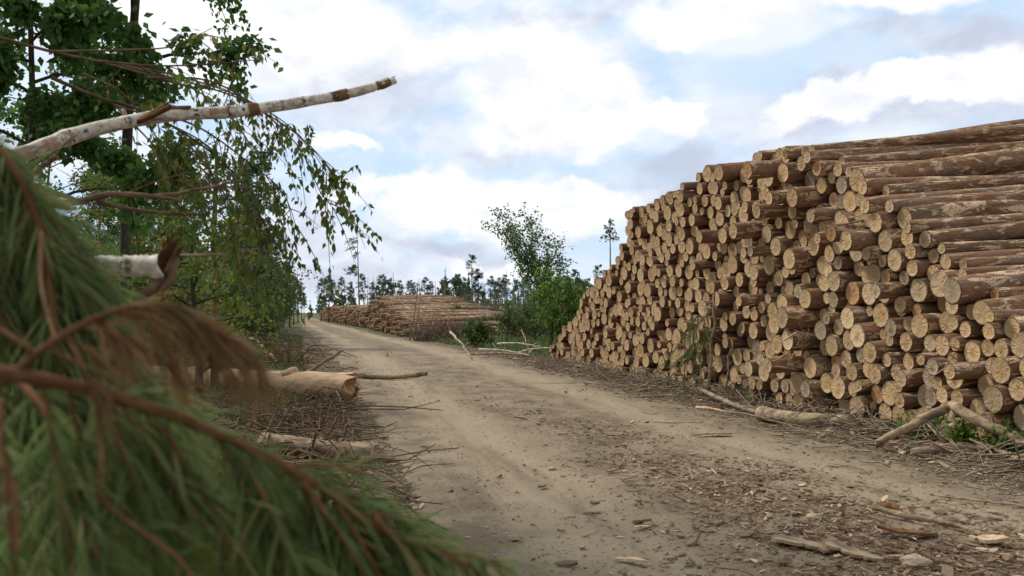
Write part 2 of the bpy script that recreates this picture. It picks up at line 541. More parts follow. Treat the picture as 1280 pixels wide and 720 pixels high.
# ------------------------------------------------------------------ big log pile
def log_template(seed, seg=28, rings=26, detail=1.0):
    r = np.random.default_rng(seed)
    th = np.arange(seg) / seg * 2 * np.pi
    out = 1 + .035 * np.cos(2 * th + r.uniform(0, 6)) + .025 * np.cos(3 * th + r.uniform(0, 6)) + .014 * np.cos(5 * th + r.uniform(0, 6))
    z = np.linspace(0, 1, rings)
    cx = .95 * np.sin(z * np.pi * r.uniform(.6, 1.5) + r.uniform(0, 3)) * r.uniform(.3, 1); cx -= cx[0]
    cy = .7 * np.sin(z * np.pi * r.uniform(.6, 1.5) + r.uniform(0, 3)) * r.uniform(.3, 1); cy -= cy[0]
    tap = 1 - r.uniform(-.05, .13) * z
    rad = out[None] * tap[:, None]
    lum = fbm(th[None] * 2 + 0 * z[:, None], z[:, None] * 22 + 0 * th[None], seed, 3)
    rad = rad * (1 + .10 * detail * lum)
    if detail:
        for _ in range(3):                       # knot swellings
            kz = r.uniform(.08, .95); kt = r.uniform(0, 6.28)
            dd = ((z[:, None] - kz) / .022) ** 2 + (np.angle(np.exp(1j * (th[None] - kt))) / .35) ** 2
            rad = rad + .20 * np.exp(-dd)
    rad[0] = out * .985
    v = np.stack([cx[:, None] + rad * np.cos(th), cy[:, None] + rad * np.sin(th), z[:, None] + 0 * rad], -1).reshape(-1, 3)
    i = np.arange(rings - 1)[:, None] * seg; j = np.arange(seg)[None]; k = (j + 1) % seg
    q = np.stack([i + j, i + k, i + seg + k, i + seg + j], -1).reshape(-1, 4)
    vb = np.array([[cx[-1], cy[-1], 1.0]]); nb = len(v); jj = np.arange(seg)
    back = np.stack([np.full(seg, nb), (rings - 1) * seg + jj, (rings - 1) * seg + (jj + 1) % seg], -1)
    v = np.vstack([v, vb])
    # front face: rings of a disc, slightly uneven saw surface
    cv = [[0, 0, 0]]; fr = [1.0, .93, .62, .3]
    for fi, s_ in enumerate(fr):
        for a, rr in zip(th, out):
            dz = .0 if fi == 0 else -.0012 * (fi == 1) + r.uniform(-.0008, .0008)
            cv.append([rr * .985 * s_ * math.cos(a), rr * .985 * s_ * math.sin(a), dz - .0003])
    cv = np.array(cv); cf4 = []; cf3 = []
    for b in range(3):
        for j_ in range(seg):
            k_ = (j_ + 1) % seg
            cf4.append([1 + b * seg + k_, 1 + b * seg + j_, 1 + (b + 1) * seg + j_, 1 + (b + 1) * seg + k_])
    for j_ in range(seg):
        cf3.append([0, 1 + 3 * seg + (j_ + 1) % seg, 1 + 3 * seg + j_])
    return v, q, back, cv, np.array(cf4), np.array(cf3)


LT = [log_template(100 + i) for i in range(16)]
LTL = [log_template(300 + i, 16, 8, .4) for i in range(8)]
LMESH = []
for i, (v, q, back, cv, c4, c3) in enumerate(LT):
    mb = MB(); mb.add(v, q, 0, smooth=True); mb.f.append(back); mb.m.append(np.full(len(back), 1)); mb.sm.append(np.full(len(back), False)); mb.uv.append(v[back.ravel()][:, :2])
    a = mb.mesh('pine_log', [M['bark'], M['cut']])
    mc = MB(); mc.add(cv, c4, 0, cv[c4.ravel()][:, :2])
    mc.f.append(c3); mc.m.append(np.zeros(len(c3))); mc.sm.append(np.full(len(c3), False)); mc.uv.append(cv[c3.ravel()][:, :2])
    LMESH.append((a, mc.mesh('cut_face', M['cut'])))

TL = np.array([-.2124, .9772])                       # along the foot of the pile
FOOT = np.array([6.254 - .2174 * 7.0, 7.0])
_HY = [7.0, 7.8, 8.6, 9.3, 10.1, 10.9, 12.0, 12.6, 13.3, 15.3, 17.6, 18.15, 18.5, 20.6, 22.6, 23.7, 24.2]
_HZ = [.85, 1.2, 1.6, 2.25, 2.85, 3.2, 3.62, 3.66, 3.62, 3.60, 3.48, 3.34, 2.6, 1.95, .98, .45, .2]


def pack(length, hfun, rmin, rmax, seed, ground=0.04, mean=.125, sig=.24):
    r = np.random.default_rng(seed)
    S = []; grid = np.arange(0.0, length, .012)
    top = np.full(len(grid), ground)
    h = hfun(grid)
    cs = np.zeros((0, 3))
    fails = 0
    while fails < 60:
        rad = float(np.clip(r.lognormal(math.log(mean), sig), rmin, rmax))
        if fails > 30: rad = rmin * 1.1
        rest = np.full(len(grid), ground + rad)
        for c in cs:
            lo = np.searchsorted(grid, c[0] - c[2] - rad); hi = np.searchsorted(grid, c[0] + c[2] + rad)
            d2 = (c[2] + rad) ** 2 - (grid[lo:hi] - c[0]) ** 2
            rest[lo:hi] = np.maximum(rest[lo:hi], c[1] + np.sqrt(np.maximum(d2, 0)))
        ok = (rest + rad * .75 < h) & (grid > rad) & (grid < length - rad)
        if not ok.any():
            fails += 1; continue
        fails = 0
        sc = np.where(ok, rest + r.uniform(0, .10, len(grid)) * .6 + .10 * np.sin(grid * 1.1 + seed), 9e9)
        # prefer true resting wedges (local minima)
        j = int(np.argmin(sc))
        for _ in range(30):
            if j > 0 and rest[j - 1] < rest[j] - 1e-6 and ok[j - 1]: j -= 1
            elif j < len(grid) - 1 and rest[j + 1] < rest[j] - 1e-6 and ok[j + 1]: j += 1
            else: break
        cs = np.vstack([cs, [grid[j], rest[j], rad]])
    return cs


def Hpile(s):
    y = FOOT[1] + TL[1] * s
    return np.interp(y, _HY, _HZ) + .14 * fbm(s * 1.3, s * 0 + 3, 4, 3)


circ = pack(17.4, Hpile, .062, .152, 5, mean=.106)
NLOG = len(circ)
print('LOGS', NLOG)


def log_matrix(s, z, rad, r, Lmin=4.6, Lmax=5.3, tilt0=.015, tilt1=.028):
    az = R(np.interp(s, [0, 17], [77, 67]) + r.normal(0, 1.1))
    tz = tilt0 + tilt1 * z + r.normal(0, .008)
    a = Vector((math.sin(az), math.cos(az), tz)).normalized()
    out = r.normal(0, .085) + (.34 if r.random() < .07 and z > .6 else 0) + .09 * math.sin(s * .9) * math.sin(z * 1.7 + s)
    if s > 8.5: out = min(out, .09)
    b = FOOT + TL * s
    p = Vector((b[0], b[1], z)) - a * out
    # straight lean of the pile face
    p += Vector((TL[1], -TL[0], 0)) * (z * .05)
    ax = a.cross(Vector((0, 0, 1))).normalized(); up = ax.cross(a)
    spin = r.uniform(0, 6.28)
    X = ax * math.cos(spin) + up * math.sin(spin); Yv = a.cross(X)
    # few saws leave the cut slightly slanted: handled by the small yaw noise above
    L = r.uniform(Lmin, Lmax) + out
    m = Matrix(((X.x * rad, Yv.x * rad, a.x * L, p.x), (X.y * rad, Yv.y * rad, a.y * L, p.y), (X.z * rad, Yv.z * rad, a.z * L, p.z), (0, 0, 0, 1)))
    return m, p, out


ORD = ['', 'first', 'second', 'third', 'fourth', 'fifth', 'sixth', 'seventh', 'eighth', 'ninth', 'tenth', 'eleventh', 'twelfth', 'thirteenth', 'fourteenth', 'fifteenth',
       'sixteenth', 'seventeenth', 'eighteenth', 'nineteenth']
TENS = {2: 'twent', 3: 'thirt', 4: 'fort', 5: 'fift', 6: 'sixt', 7: 'sevent'}


def ordinal(n):
    if n < 20: return ORD[n]
    return TENS[n // 10] + 'ieth' if n % 10 == 0 else TENS[n // 10] + 'y-' + ORD[n % 10]


lr = np.random.default_rng(77)
recs = []
for s, z, rad in circ:
    m, p, out = log_matrix(s, z, rad, lr)
    m = m @ Matrix.Diagonal((.97, .97, 1, 1)); recs.append(dict(m=m, p=p, s=s, z=z, r=rad, out=out, row=max(1, int((z - .02) / .215) + 1)))
order = sorted(range(NLOG), key=lambda i: (recs[i]['p'] - Vector((0, 0, EYE))).length)
for row in set(x['row'] for x in recs):
    for n, x in enumerate(sorted((x for x in recs if x['row'] == row), key=lambda x: x['s'])):
        x['idx'] = n + 1
TONES = [('pale cream', (.58, .46, .29)), ('honey', (.54, .39, .22)), ('honey', (.49, .355, .20)), ('orange-brown', (.41, .25, .13)), ('greyish', (.37, .30, .21)), ('tan', (.46, .345, .215))]
visible = [i for i in order if recs[i]['p'].x / recs[i]['p'].y < .62]
rest_idx = [i for i in order if i not in set(visible[:300])]
for i in visible[:300]:
    x = recs[i]
    bm_, cm_ = LMESH[lr.integers(len(LMESH))]
    o = link('pine_log', bm_); o.matrix_world = x['m']
    tone, colr = TONES[lr.choice(6, p=[.17, .26, .23, .08, .09, .17])]
    jit = lr.uniform(.80, 1.16)
    size = 'thick' if x['r'] > .122 else 'thin' if x['r'] < .088 else 'mid-sized'
    stick = 'jutting ' if x['out'] > .28 else ''
    tag(o, f"{size} {stick}log with {tone} sawn end, {ordinal(x['idx'])} from near end in {ordinal(x['row'])} row up", 'log', 'pine logs in the big roadside pile')
    c = link('cut_face', cm_, o)
    c.color = (colr[0] * jit, colr[1] * jit, colr[2] * jit, 1)
    o.color = (.45, .33, .21, 1)


def add_log(mb, tmpl, m):
    v, q, back, cv, c4, c3 = tmpl
    A = np.array(m)[:3]
    w = v @ A[:, :3].T + A[:, 3]; base = mb.n
    mb.add(w, q, 0, smooth=True)
    mb.f.append(back + base); mb.m.append(np.full(len(back), 1)); mb.sm.append(np.full(len(back), False)); mb.uv.append(v[back.ravel()][:, :2])
    w = cv @ A[:, :3].T + A[:, 3]; base = mb.n
    mb.add(w, c4, 1, cv[c4.ravel()][:, :2])
    mb.f.append(c3 + base); mb.m.append(np.full(len(c3), 1)); mb.sm.append(np.full(len(c3), False)); mb.uv.append(cv[c3.ravel()][:, :2])


mb = MB()
for i in rest_idx:
    add_log(mb, LTL[lr.integers(len(LTL))] if recs[i]['p'].y > 12 else LT[lr.integers(16)], recs[i]['m'])
tag(mb.build('stacked_logs', [M['bark_mass'], M['cut_mass']]), 'smaller-looking log ends at the far low end of the big roadside pile', 'logs', 'pine logs in the big roadside pile', 'stuff')

# ------------------------------------------------------------------ far log piles
def far_pile(y0, y1, x0, dirx, hy, hz, seed, label, az, mean=.115, L=(4.2, 5.), tilt=.0, twist=0.):
    r = np.random.default_rng(seed)
    t = unit(np.array([dirx, 1.0])); length = (y1 - y0) / t[1]
    def H(s): return np.interp(y0 + t[1] * s, hy, hz) + .12 * fbm(s * .9, s * 0, seed, 2)
    cs = pack(length, H, .08, .17, seed, 0.05, mean, .2)
    mb = MB()
    for s, z, rad in cs:
        a = Vector((math.sin(R(az) + r.normal(0, .02 + twist)), math.cos(R(az)), tilt + r.normal(0, .01 + twist * .5))).normalized()
        p = Vector((x0 + t[0] * s, y0 + t[1] * s, z)) - a * float(r.normal(0, .28))
        ax = a.cross(Vector((0, 0, 1))).normalized(); up = ax.cross(a); l = r.uniform(*L) * (1.5 - .28 * z) + r.normal(0, .25)
        m = Matrix(((ax.x * rad, -up.x * rad, a.x * l, p.x), (ax.y * rad, -up.y * rad, a.y * l, p.y), (ax.z * rad, -up.z * rad, a.z * l, p.z), (0, 0, 0, 1)))
        add_log(mb, LTF[r.integers(len(LTF))], m)
    print('far pile', len(cs))
    return tag(mb.build('log_pile', [M['bark_far'], M['cut_far']]), label, 'log pile', 'distant log piles beside the road', 'stuff')


LTF = [log_template(500 + i, 10, 5, .3) for i in range(5)]
far_pile(45, 52.5, -5.3, -.24, [45, 46.5, 49, 52.5], [.5, .9, 1.4, 1.7], 3, 'low nearer part of the distant log stack, ends facing the road', 78, twist=.02)
far_pile(52.6, 70, -7.1, -.24, [52.6, 54.5, 57, 63, 67, 70], [1.4, 1.9, 2.35, 2.2, 1.9, 1.6], 4, 'tall middle part of the distant log stack with jumbled tan ends', 76, twist=.02)
far_pile(70.5, 148, -11.6, -.262, [70, 75, 90, 120, 148], [1.6, 1.8, 1.9, 2.0, 1.4], 6, 'farthest low stack of logs along the road bend', 75, mean=.14)

# ------------------------------------------------------------------ trees
def tree_empty(name, loc, rz=0., sc=1.):
    e = link(name, None); e.location = loc; e.rotation_euler = (0, 0, rz); e.scale = (sc,) * 3
    return e


def make_far_pine(seed, h, crown_from, width, dens=1.0, lean=0.03, droop=.1):
    """thin stemmed pine: trunk, side branches carrying needle tufts"""
    r = np.random.default_rng(seed)
    root = link('pine_tree', None)
    zz = np.linspace(0, h, 9)
    ph = r.uniform(0, 6.28)
    cx = lean * zz * np.cos(ph) + .02 * h * np.sin(zz / h * 3 + ph); cy = lean * zz * np.sin(ph)
    tr = MB(); path = np.stack([cx, cy, zz - .1], 1)
    add_tube(tr, path, np.linspace(.0125 * h + .02, .012, 9), 7)
    cr = MB(); n = int(34 * dens); C = []; A = []
    for i in range(n):
        f = r.uniform(0, 1) ** .8; z = h * lerp(crown_from, .985, f)
        prof = math.sin(min(1, (1 - f) * 1.25 + .12) * math.pi * .62)
        L = width * max(.1, prof) * r.uniform(.45, 1.15)
        a = r.uniform(0, 6.28); p0 = np.array([np.interp(z, zz, cx), np.interp(z, zz, cy), z])
        d = np.array([math.cos(a), math.sin(a), r.uniform(-.15, .45) - droop])
        pts = [p0, p0 + d * L * .5, p0 + d * L + np.array([0, 0, .08 * L])]
        add_tube(tr, pts, [.012 * L + .008, .01, .004], 4, cap=False)
        k = int(r.integers(16, 30) * dens ** .3)
        t = r.uniform(.35, 1.05, k)[:, None]
        C.append(p0 + d * L * t + r.normal(0, .085 * width, (k, 3))); A.append(d + r.normal(0, .7, (k, 3)) + [0, 0, .3])
    C = np.concatenate(C); A = np.concatenate(A)
    leaves(cr, C, A, .22 * width ** .6, .075 * width ** .4, r)
    leaves(cr, C + r.normal(0, .06, C.shape), A + r.normal(0, .8, A.shape), .20 * width ** .6, .07, r)
    tr.build('trunk', M['trunk_red'], root); cr.build('crown', M['pine_far'], root)
    return root


def make_snag(seed, h, stubs=6):
    r = np.random.default_rng(seed); mb = MB()
    zz = np.linspace(-.1, h, 8); ph = r.uniform(0, 6)
    p = np.stack([.02 * h * np.sin(zz + ph), .02 * h * np.cos(zz * .7 + ph), zz], 1)
    add_tube(mb, p, np.linspace(.011 * h + .03, .02, 8), 7, .12, seed=seed)
    for _ in range(stubs):
        z = h * r.uniform(.35, .97); a = r.uniform(0, 6.28); b = np.array([np.interp(z, zz, p[:, 0]), np.interp(z, zz, p[:, 1]), z])
        d = np.array([math.cos(a), math.sin(a), r.uniform(-.3, .5)]); L = r.uniform(.2, .8)
        add_tube(mb, [b, b + d * L * .5, b + d * L + [0, 0, -.05]], [.02, .014, .005], 4)
    o = mb.build('dead_tree', M['snagw'])
    return o


def make_broadleaf(name, seed, h, spread, leafmat, nleaf, lsize, trunk_r=.05, first=.25, limbs=14, lean=(0, 0), trunkmat='trunk', droop=0., up=.6, shape=.75, clump=.16, stems=1):
    r = np.random.default_rng(seed); root = link(name, None)
    tr = MB(); tips = []
    for s_ in range(stems):
        off = r.normal(0, .10 * spread, 2) if stems > 1 else np.zeros(2)
        zz = np.linspace(0, h * (1 if s_ == 0 else r.uniform(.6, .95)), 10)
        th = zz / h
        px = off[0] + (lean[0] + off[0] * .25) * h * th ** 1.5 + .02 * h * np.sin(th * 5 + seed); py = off[1] + (lean[1] + off[1] * .25) * h * th ** 1.5 + .02 * h * np.cos(th * 4 + seed)
        path = np.stack([px, py, zz - .08], 1)
        add_tube(tr, path, trunk_r * (1 - th * .9) + .004, 9, .06, seed=seed)
        for i in range(limbs):
            f = lerp(first, .98, (i + r.uniform(0, 1)) / limbs); z = zz[-1] * f
            b = np.array([np.interp(z, zz, px), np.interp(z, zz, py), z])
            a = i * 2.4 + r.uniform(-.5, .5)
            L = spread * (math.sin(min(1, (1 - f) * 1.3 + .18) * math.pi * .55)) ** shape * r.uniform(.65, 1.1)
            d = unit(np.array([math.cos(a) + lean[0] * .6, math.sin(a) + lean[1] * .6, up + r.uniform(-.15, .25)]))
            t = np.linspace(0, 1, 6)[:, None]
            pts = b + d * L * t + np.array([0, 0, -1.]) * droop * L * t ** 2 + r.normal(0, .03 * L, (6, 3)) * t
            add_tube(tr, pts, np.linspace(trunk_r * (1 - f) * .5 + .006, .003, 6), 5, cap=False)
            for j in range(5):
                k = r.integers(2, 6); q = pts[k]
                dd = unit(d + r.normal(0, .75, 3)); l2 = L * r.uniform(.25, .5)
                p2 = np.array([q, q + dd * l2 * .5, q + dd * l2 + [0, 0, -droop * l2 * .7]])
                add_tube(tr, p2, [.006, .004, .002], 4, cap=False)
                tips.append((q, p2[1], 1.)); tips.append((p2[1], p2[2], 1.4))
    tips_a = np.array([t[0] for t in tips]); tips_b = np.array([t[1] for t in tips]); w = np.array([t[2] for t in tips])
    # uneven density: some sprays full, others thin
    w = w * r.uniform(.1, 1., len(w)) ** 1.5
    idx = r.choice(len(tips), nleaf, p=w / w.sum())
    t = r.uniform(0, 1.1, nleaf)[:, None]
    c = tips_a[idx] * (1 - t) + tips_b[idx] * t + r.normal(0, clump * .22 * spread, (nleaf, 3))
    ax = (tips_b - tips_a)[idx]; ax = unit(ax) * .5 + r.normal(0, .55, (nleaf, 3)) + [0, 0, -.5]
    lf = MB(); leaves(lf, c, ax, lsize, lsize * .68, r)
    tr.build('trunk', M[trunkmat], root); lf.build('leaves', M[leafmat], root)
    return root


def gz(x, y): return float(ground_z(np.array(x), np.array(y)))


used = set()
def put(proto, x, y, rz, sc, label, cat, group):
    o = proto if proto.name not in used else copy_tree(proto)
    used.add(proto.name)
    if o is not proto: pass
    o.location = (x, y, gz(x, y)); o.rotation_euler = (0, 0, rz); o.scale = (sc,) * 3
    tag(o, label, cat, group)
    return o


PINES = [make_far_pine(40 + i, h, cf, w, d) for i, (h, cf, w, d) in enumerate([(8, .55, 1.0, 1.2), (9, .68, .9, .9), (7, .45, .9, 1.3), (8, .72, .8, .7), (9, .35, 1.1, 1.7), (6, .6, .8, .9)])]
SNAGS = [make_snag(60 + i, h, s) for i, (h, s) in enumerate([(6, 5), (7.5, 9), (5, 3), (8.5, 12)])]
pr = np.random.default_rng(9)

# clearing skyline, left to right: (u, v of the top, distance, kind)
sky = []
for u, v, Y, kd in [(401, 347, 118, 4), (410, 343, 112, 4), (418, 350, 120, 2), (427, 346, 110, 4), (437, 352, 116, 4), (447, 290, 95, 'T'), (455, 343, 110, 2), (464, 352, 120, 4), (476, 342, 100, 3), (483, 345, 104, 0), (493, 340, 85, 's'),
                    (500, 350, 110, 0), (512, 352, 106, 3), (515, 352, 80, 's'), (523, 348, 95, 's'), (530, 347, 106, 2), (537, 352, 112, 0), (545, 352, 90, 's'), (553, 350, 100, 's'), (557, 336, 90, 's'), (565, 347, 100, 1),
                    (573, 343, 97, 0), (580, 356, 110, 5), (588, 338, 95, 's'), (592, 318, 90, 1), (599, 336, 96, 0), (606, 355, 100, 's'), (612, 345, 90, 0), (620, 356, 110, 5), (627, 350, 100, 1), (633, 343, 92, 0), (641, 352, 100, 's'),
                    (648, 350, 105, 3), (702, 326, 80, 3), (712, 345, 92, 0), (720, 338, 85, 2), (728, 352, 95, 4), (735, 347, 90, 0), (747, 330, 75, 3), (741, 356, 90, 2), (763, 275, 62, 'S'), (470, 358, 125, 2), (571, 358, 120, 's'), (585, 358, 118, 5), (655, 346, 96, 0), (668, 350, 100, 1), (680, 348, 100, 2), (690, 352, 96, 0)]:
    sky.append((u, v, Y, kd))
for i in range(46):
    sky.append((pr.uniform(455, 750), pr.uniform(342, 366), pr.uniform(70, 125), 's'))
for i in range(34):
    sky.append((pr.uniform(470, 755), pr.uniform(340, 364), pr.uniform(80, 130), int(pr.choice([0, 1, 3, 3, 5]))))
sky.sort(key=lambda t: t[0])
np_, ns_ = 0, 0
for u, v, Y, kd in sky:
    p = at(u, v, Y); x = p[0]; z = p[2]
    if kd == 's':
        ns_ += 1; pro = SNAGS[pr.integers(4)]; h0 = {0: 6, 1: 7.5, 2: 5, 3: 8.5}[SNAGS.index(pro)]
        put(pro, x, Y, pr.uniform(0, 6), z / h0, f'bare dead stem on the clearing skyline, {ordinal(ns_)} from the left of the snags', 'dead tree', 'dead snags on the clearing')
    elif kd in ('T', 'S'):
        pass
    else:
        np_ += 1; pro = PINES[kd]; h0 = [8, 9, 7, 8, 9, 6][kd]
        look = ['round-topped', 'high-crowned', 'bushy', 'sparse', 'dense dark', 'small'][kd]
        put(pro, x, Y, pr.uniform(0, 6), z / h0, f'{look} pine on the clearing skyline, {ordinal(np_)} from the left among the living pines', 'pine tree', 'pines left standing on the clearing')

# the two solitary tall ones
def special_tall(u, v, Y, seed, label, one_sided):
    p = at(u, v, Y); h = p[2]; r = np.random.default_rng(seed); root = link('pine_tree', None)
    tr = MB(); zz = np.linspace(-.1, h, 10); pth = np.stack([-.035 * (h - zz) * one_sided * -1, 0 * zz, zz], 1)
    pth[:, 0] += .0; add_tube(tr, pth, np.linspace(.11, .02, 10), 7)
    C = []; A = []
    for i in range(17):
        f = r.uniform(.0, 1); z = lerp(h * (.55 if one_sided else .80), h * .99, f)
        b = np.array([np.interp(z, zz, pth[:, 0]), 0, z]); a = r.uniform(0, 6.28)
        d = np.array([math.cos(a), math.sin(a), .1])
        if one_sided: d[0] = -abs(d[0]) - .2; d[2] = -.25
        L = (1.0 if one_sided else .62 * (1.15 - f)) * r.uniform(.5, 1.1)
        add_tube(tr, [b, b + d * L * .5, b + d * L], [.025, .015, .006], 4, cap=False)
        k = 36 if one_sided else 16; t = r.uniform(.25, 1.05, k)[:, None]
        C.append(b + d * L * t + r.normal(0, .09, (k, 3))); A.append(d + r.normal(0, .8, (k, 3)))
    cr = MB(); leaves(cr, np.concatenate(C), np.concatenate(A), .24, .08, r)
    tr.build('trunk', M['snagw'], root); cr.build('crown', M['pine_far'], root)
    root.location = (p[0], Y, 0)
    tag(root, label, 'pine tree')


special_tall(446, 291, 88, 5, 'tall lone leaning pine with tufts on its left side, above the distant log stack', 1)
special_tall(763, 275, 62, 6, 'tall lone thin pine with a tiny crown, just left of the big pile top', 0)

# left tree line running to the vanishing point
left = []
for i in range(60):
    Y = 30 * (200 / 30) ** ((i + pr.uniform(-.3, .3)) / 59)
    Y = max(28, Y)
    lx = float(np.interp(Y, _RY, _RL))
    x = lx - pr.uniform(2.2, 9.5 if Y < 60 else 7)
    left.append((x, Y, pr.choice([0, 1, 2, 4, 4, 2])))
for u, v, Y, kd in [(334, 296, 55, 1), (348, 316, 60, 1), (355, 322, 66, 0), (318, 322, 52, 0), (300, 318, 50, 2), (343, 330, 58, 0), (325, 330, 45, 1), (361, 330, 70, 2), (290, 330, 40, 4), (368, 345, 85, 4), (275, 300, 38, 1), (250, 310, 36, 4), (235, 290, 40, 0), (215, 310, 34, 4), (378, 352, 120, 4), (373, 350, 105, 4), (381, 366, 150, 4)]:
    left.append((at(u, v, Y)[0], Y, kd, at(u, v, Y)[2]))
left.sort(key=lambda t: -t[0] / -t[1])
for n, t in enumerate(sorted(left, key=lambda t: t[0] / t[1])):
    kd = int(t[2]); h0 = [8, 9, 7, 8, 9, 6][kd]; h = t[3] if len(t) > 3 else pr.uniform(5.0, 7.0) * float(np.interp(t[1], [60, 90, 140, 200], [1, .72, .55, .5]))
    look = ['round-topped', 'high-crowned', 'bushy', 'sparse', 'dense dark', 'small'][kd]
    put(PINES[kd], t[0], t[1], pr.uniform(0, 6), h / h0, f'{look} pine in the tree line left of the road, {ordinal(n + 1)} from the left', 'pine tree', 'pines in the tree line left of the road')

# low leafy shrubs in front of that line
SH = [make_broadleaf('leafy_shrub', 200 + i, 2.2, 1.15, 'shrub_leaf', 2600, .10, .02, .05, 12, up=.7, stems=3, clump=.4) for i in range(3)]
shr = []
for i in range(52):
    Y = 17 * (170 / 17) ** (i / 51.) + pr.uniform(-1, 1)
    lx = float(np.interp(Y, _RY, _RL)); x = lx - pr.uniform(1.6, 4.2) - (1.5 if Y < 30 else 0)
    shr.append((x, Y, pr.uniform(.75, 1.25) * (1.35 if Y > 35 else .85)))
for x_, y_ in [(-7.8, 20), (-9.5, 24), (-11, 22), (-9, 30), (-12.5, 30), (-7.2, 16), (-9.6, 17)]:
    shr.append((x_, y_, pr.uniform(.9, 1.3)))
for n, (x, Y, sc) in enumerate(sorted(shr, key=lambda t: t[0] / t[1])):
    put(SH[n % 3], x, Y, pr.uniform(0, 6), sc, f'low olive-green shrub along the left verge, {ordinal(n + 1)} from the left', 'shrub', 'shrubs along the left verge')

# nearer mixed trees on the left, in front of the line
nearT = [(-5.7, 13.5, 3.3, 1.5, 'birch_leaf', 7000, .065, 'slim birch behind the withered brown twig'), (-3.95, 11.0, 2.3, 1.0, 'birch_leaf', 4200, .06, 'thin birch sapling standing nearest the road edge on the left'),
         (-8.9, 17, 5.0, 1.8, 'alder_leaf', 5500, .08, 'dark alder tree deep behind the white birch stub'), (-7.3, 11.5, 5.6, 1.8, 'alder_leaf', 7500, .07, 'dark alder tree close to the left frame edge behind pine needles')]
for i, (x, Y, h, sp, lm, nl, ls, lab) in enumerate(nearT):
    t = make_broadleaf('alder_tree' if lm == 'alder_leaf' else 'birch_tree', 320 + i, h, sp, lm, nl, ls, .055, .12, 18, up=.5, droop=.25, clump=.22)
    t.location = (x, Y, gz(x, Y)); tag(t, lab, 'alder tree' if lm == 'alder_leaf' else 'birch tree')

# big dark leafed tree top left with the dark trunk at u=160
t = make_broadleaf('alder_tree', 401, 7.5, 1.15, 'alder_leaf', 9000, .07, .05, .36, 24, up=.35, droop=.3, clump=.20)
t.location = (at(182, 300, 6.8)[0], 6.8, gz(-3, 6.8) - .05); t.rotation_euler[2] = 2.0
tag(t, 'large dense alder with a dark trunk behind the white birch stem', 'alder tree')
t = make_broadleaf('alder_tree', 407, 4.7, .98, 'alder_leaf', 30000, .062, .03, .38, 26, up=.4, droop=.3, clump=.22)
t.location = (-3.25, 5.7, gz(-3.7, 5.7)); tag(t, 'dark leafy tree filling the top left corner', 'alder tree')
# thin stems
for i, (u, Y, lab) in enumerate([(268, 12.5, 'thin straight reddish pine stem right of the dark alder trunk')]):
    mb = MB(); p = at(u, 0, Y); x = p[0]
    add_tube(mb, [[x, Y, -.1], [x + .03, Y, 1.2], [x - .02, Y, 2.4], [x + .02, Y, 3.5]], [.065, .055, .04, .02], 8, .05)
    root = link('pine_tree', None); mb.build('trunk', M['trunk_red'], root)
    r = np.random.default_rng(3); C = np.array([x, Y, 3.1]) + r.normal(0, .33, (900, 3)); cm = MB(); leaves(cm, C, r.normal(size=C.shape), .13, .03, r); cm.build('crown', M['pine_far'], root)
    tag(root, lab, 'pine tree')

# leaning wind-bent young birch and bright bush in mid distance
bx, bY = at(712, 430, 33)[0], 33.0
t = make_broadleaf('birch_tree', 431, 4.85, 1.4, 'sapling_leaf', 4700, .105, .04, .34, 18, lean=(-.55, 0), up=1.1, clump=.26, shape=.4, stems=4)
t.location = (bx, bY, gz(bx, bY)); tag(t, 'young birch bent to the left by wind, right of the clearing', 'birch tree')
for i, (u, Y, h, sp, lab, nl) in enumerate([(692, 31, 2.55, .85, 'bright green bush at the foot of the wind-bent birch', 3600), (710, 30, 2.25, .75, 'second bright bush, right beside the log pile end', 3000), (728, 33, 2.2, .8, 'small bright bush partly behind the far end of the pile', 2200)]):
    x = at(u, 0, Y)[0]
    t = make_broadleaf('leafy_bush', 440 + i, h, sp, 'bright_leaf', int(nl * .8), .10, .022, .08, 11, up=.9, stems=3, clump=.35)
    t.location = (x, Y, gz(x, Y)); tag(t, lab, 'bush')
for i, (u, Y, h, sp, lab) in enumerate([(598, 32, .85, .6, 'dark green low bush beside the white birch poles'), (640, 40, 1.5, .9, 'olive bush in front of the clearing, left of the bent birch'), (575, 50, 1.4, .9, 'olive bush at the right edge of the distant log stack'), (665, 36, 1.6, .9, 'dull green bush left of the bright bushes')]):
    x = at(u, 0, Y)[0]
    t = make_broadleaf('leafy_bush', 450 + i, h, sp, 'shrub_leaf', 2400, .10, .02, .05, 10, up=.7, stems=3, clump=.4)
    t.location = (x, Y, gz(x, Y)); tag(t, lab, 'bush')

# undergrowth thicket on the clearing: nobody could count it
r = np.random.default_rng(21); mbs = MB(); mbl = MB()
for i in range(1100):
    Y = r.uniform(42, 130); u = r.uniform(400, 790); x = (u - 640) / F * Y
    l, rr_ = road_lr(Y)
    if x < rr_ + 4.2 + (1.5 if Y < 110 else 0): continue
    h = r.uniform(.8, 2.3) * (1.15 if Y > 70 else .8); a = r.normal(0, .08, 2)
    if i % 2 == 0:
        add_tube(mbs, [[x, Y, -.1], [x + a[0] * h, Y, h * .6], [x + a[0] * h * 1.4, Y, h * r.uniform(1, 1.9)]], [.028, .022, .01], 4, cap=False)
    k = r.integers(26, 60); c = np.array([x, Y, h * .5]) + r.normal(0, 1, (k, 3)) * [.45, .45, h * .28]
    c[:, 2] = np.abs(c[:, 2])
    leaves(mbl, c, r.normal(size=(k, 3)) + [0, 0, .5], .22, .13, r)
th = link('undergrowth', None)
tag(th, 'dull green sapling undergrowth covering the clearing behind the log stacks', 'undergrowth', kind='stuff')
mbs.build('stems', M['snagw'], th); mbl.build('foliage', M['shrub_leaf'], th)

